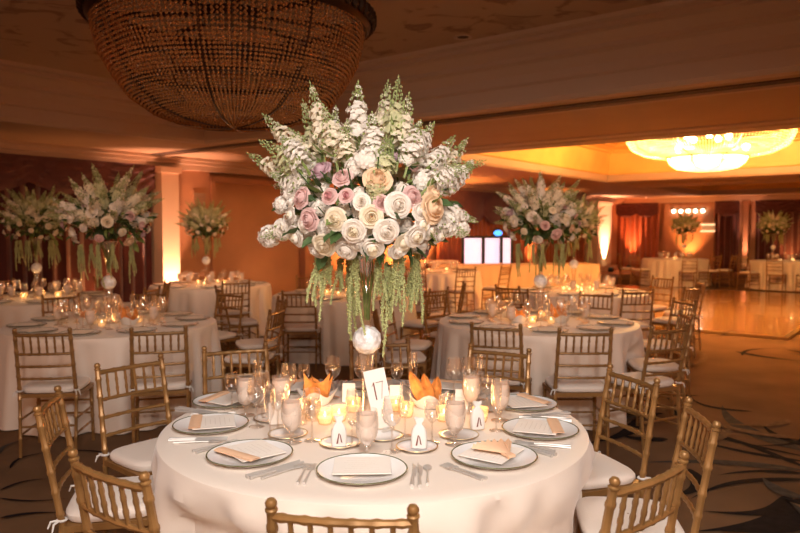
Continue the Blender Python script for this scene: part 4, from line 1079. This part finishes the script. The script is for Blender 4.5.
# ------------------------------------------------------------------ uplights (real fixtures at the foot of walls)
def uplight(p, target, e, col, label, ang=70, lens=True):
    t = thing('uplight', label, 'lamp', (p.x, p.y, .005))
    mb = MB(); mb.lathe([(0, 0), (.10, 0), (.11, .02), (.10, .16), (.085, .16), (.08, .12), (0, .12)], M['fixture'], n=18); mb.build('can', t)
    mb = MB(); mb.lathe([(0, .135), (.08, .135), (.0, .136)], M['bulb'], n=18); mb.build('lens', t)
    spot((p.x, p.y, .17), target, e, col, ang, .9, .06, 'uplight_lamp')
AMB = (1, .36, .10); PINK = (1, .46, .28)
def up1(px, e, col, label, o=.55, tz=2.7, ang=70, dv=0, to=.3):
    v = w1(px)+dv; uplight(P(UW-o, v), P(UW-to, v, tz), e, col, label, ang)
def up2(px, e, col, label, o=.5, tz=2.7, ang=70, to=.2):
    u = w2(px); uplight(P(u, VW-o), P(u, VW-to, tz), e, col, label, ang)
up1(158, 800, PINK, 'uplight at the foot of the left pilaster', o=.62, ang=60)
up1(592, 2600, PINK, 'uplight at the foot of the far corner pilaster', o=.78, ang=60)
up1(345, 420, AMB, 'amber uplight on the wall behind the foreground flowers, left one', ang=100)
up1(395, 900, AMB, 'amber uplight on the wall behind the foreground flowers, right one', ang=100)
up1(419, 1100, AMB, 'amber uplight left of the lit panels', ang=90)
up1(525, 700, AMB, 'amber uplight right of the lit panels', ang=80)
up1(255, 14, AMB, 'amber uplight on the panelled wall by the small spiky flowers', ang=110)
up1(80, 60, AMB, 'dim amber uplight before the left drapes', ang=100)
up2(634, 900, (1, .26, .08), 'red-amber uplight before the far rust drapes', ang=55)
up2(690, 700, AMB, 'amber uplight in the far doorway', ang=80)
up2(747, 500, PINK, 'uplight at the slim pilaster on the back wall', o=.5, ang=40)
up2(790, 160, AMB, 'dim uplight before the right-hand far drapes', ang=80)

# ------------------------------------------------------------------ added spots: flash stand-in and table fill
WARM = (1, .80, .62)
def fill_spot(x, y, tx, ty, e, ang, col=WARM, rad=.25, z=ZS, tz=.8):  # unseen spot without a fixture, added for brightness
    spot((x, y, z-.03), (tx, ty, tz), e, col, ang, 1.0, rad, 'added_fill_spot')
KEY = (1, .91, .85)
fill_spot(.3, -.9, .0, 3.2, 880, 80, KEY, rad=.45)  # soft key standing in for a flash bounced above the camera
fill_spot(-.2, .9, -.1, 3.0, 150, 95, KEY, rad=.35)  # this and the next two: extra fill around the foreground table
fill_spot(1.2, .2, 1.2, 4.2, 160, 90, KEY)
fill_spot(-1.2, .2, -1.8, 4.2, 120, 90, KEY)
for key, e in ((1, 36), (2, 55), (3, 22), (5, 40), (6, 90), (4, 75), (7, 120), (8, 55), (9, 28)):  # one added spot per table, brightening its cloth and flowers
    x, y = POS[key]; fill_spot(x*.85, y-2.2, x, y, e*1.7, 70, (1, .56, .32) if key < 8 else (1, .45, .16), .12, tz=1.25)
world = bpy.data.worlds.new('amber_fill_world'); scene.world = world; world.use_nodes = True
bg = world.node_tree.nodes['Background']; bg.inputs[0].default_value = (1, .40, .17, 1); bg.inputs[1].default_value = .75  # added amber ambient fill, entering from the open sides behind the camera
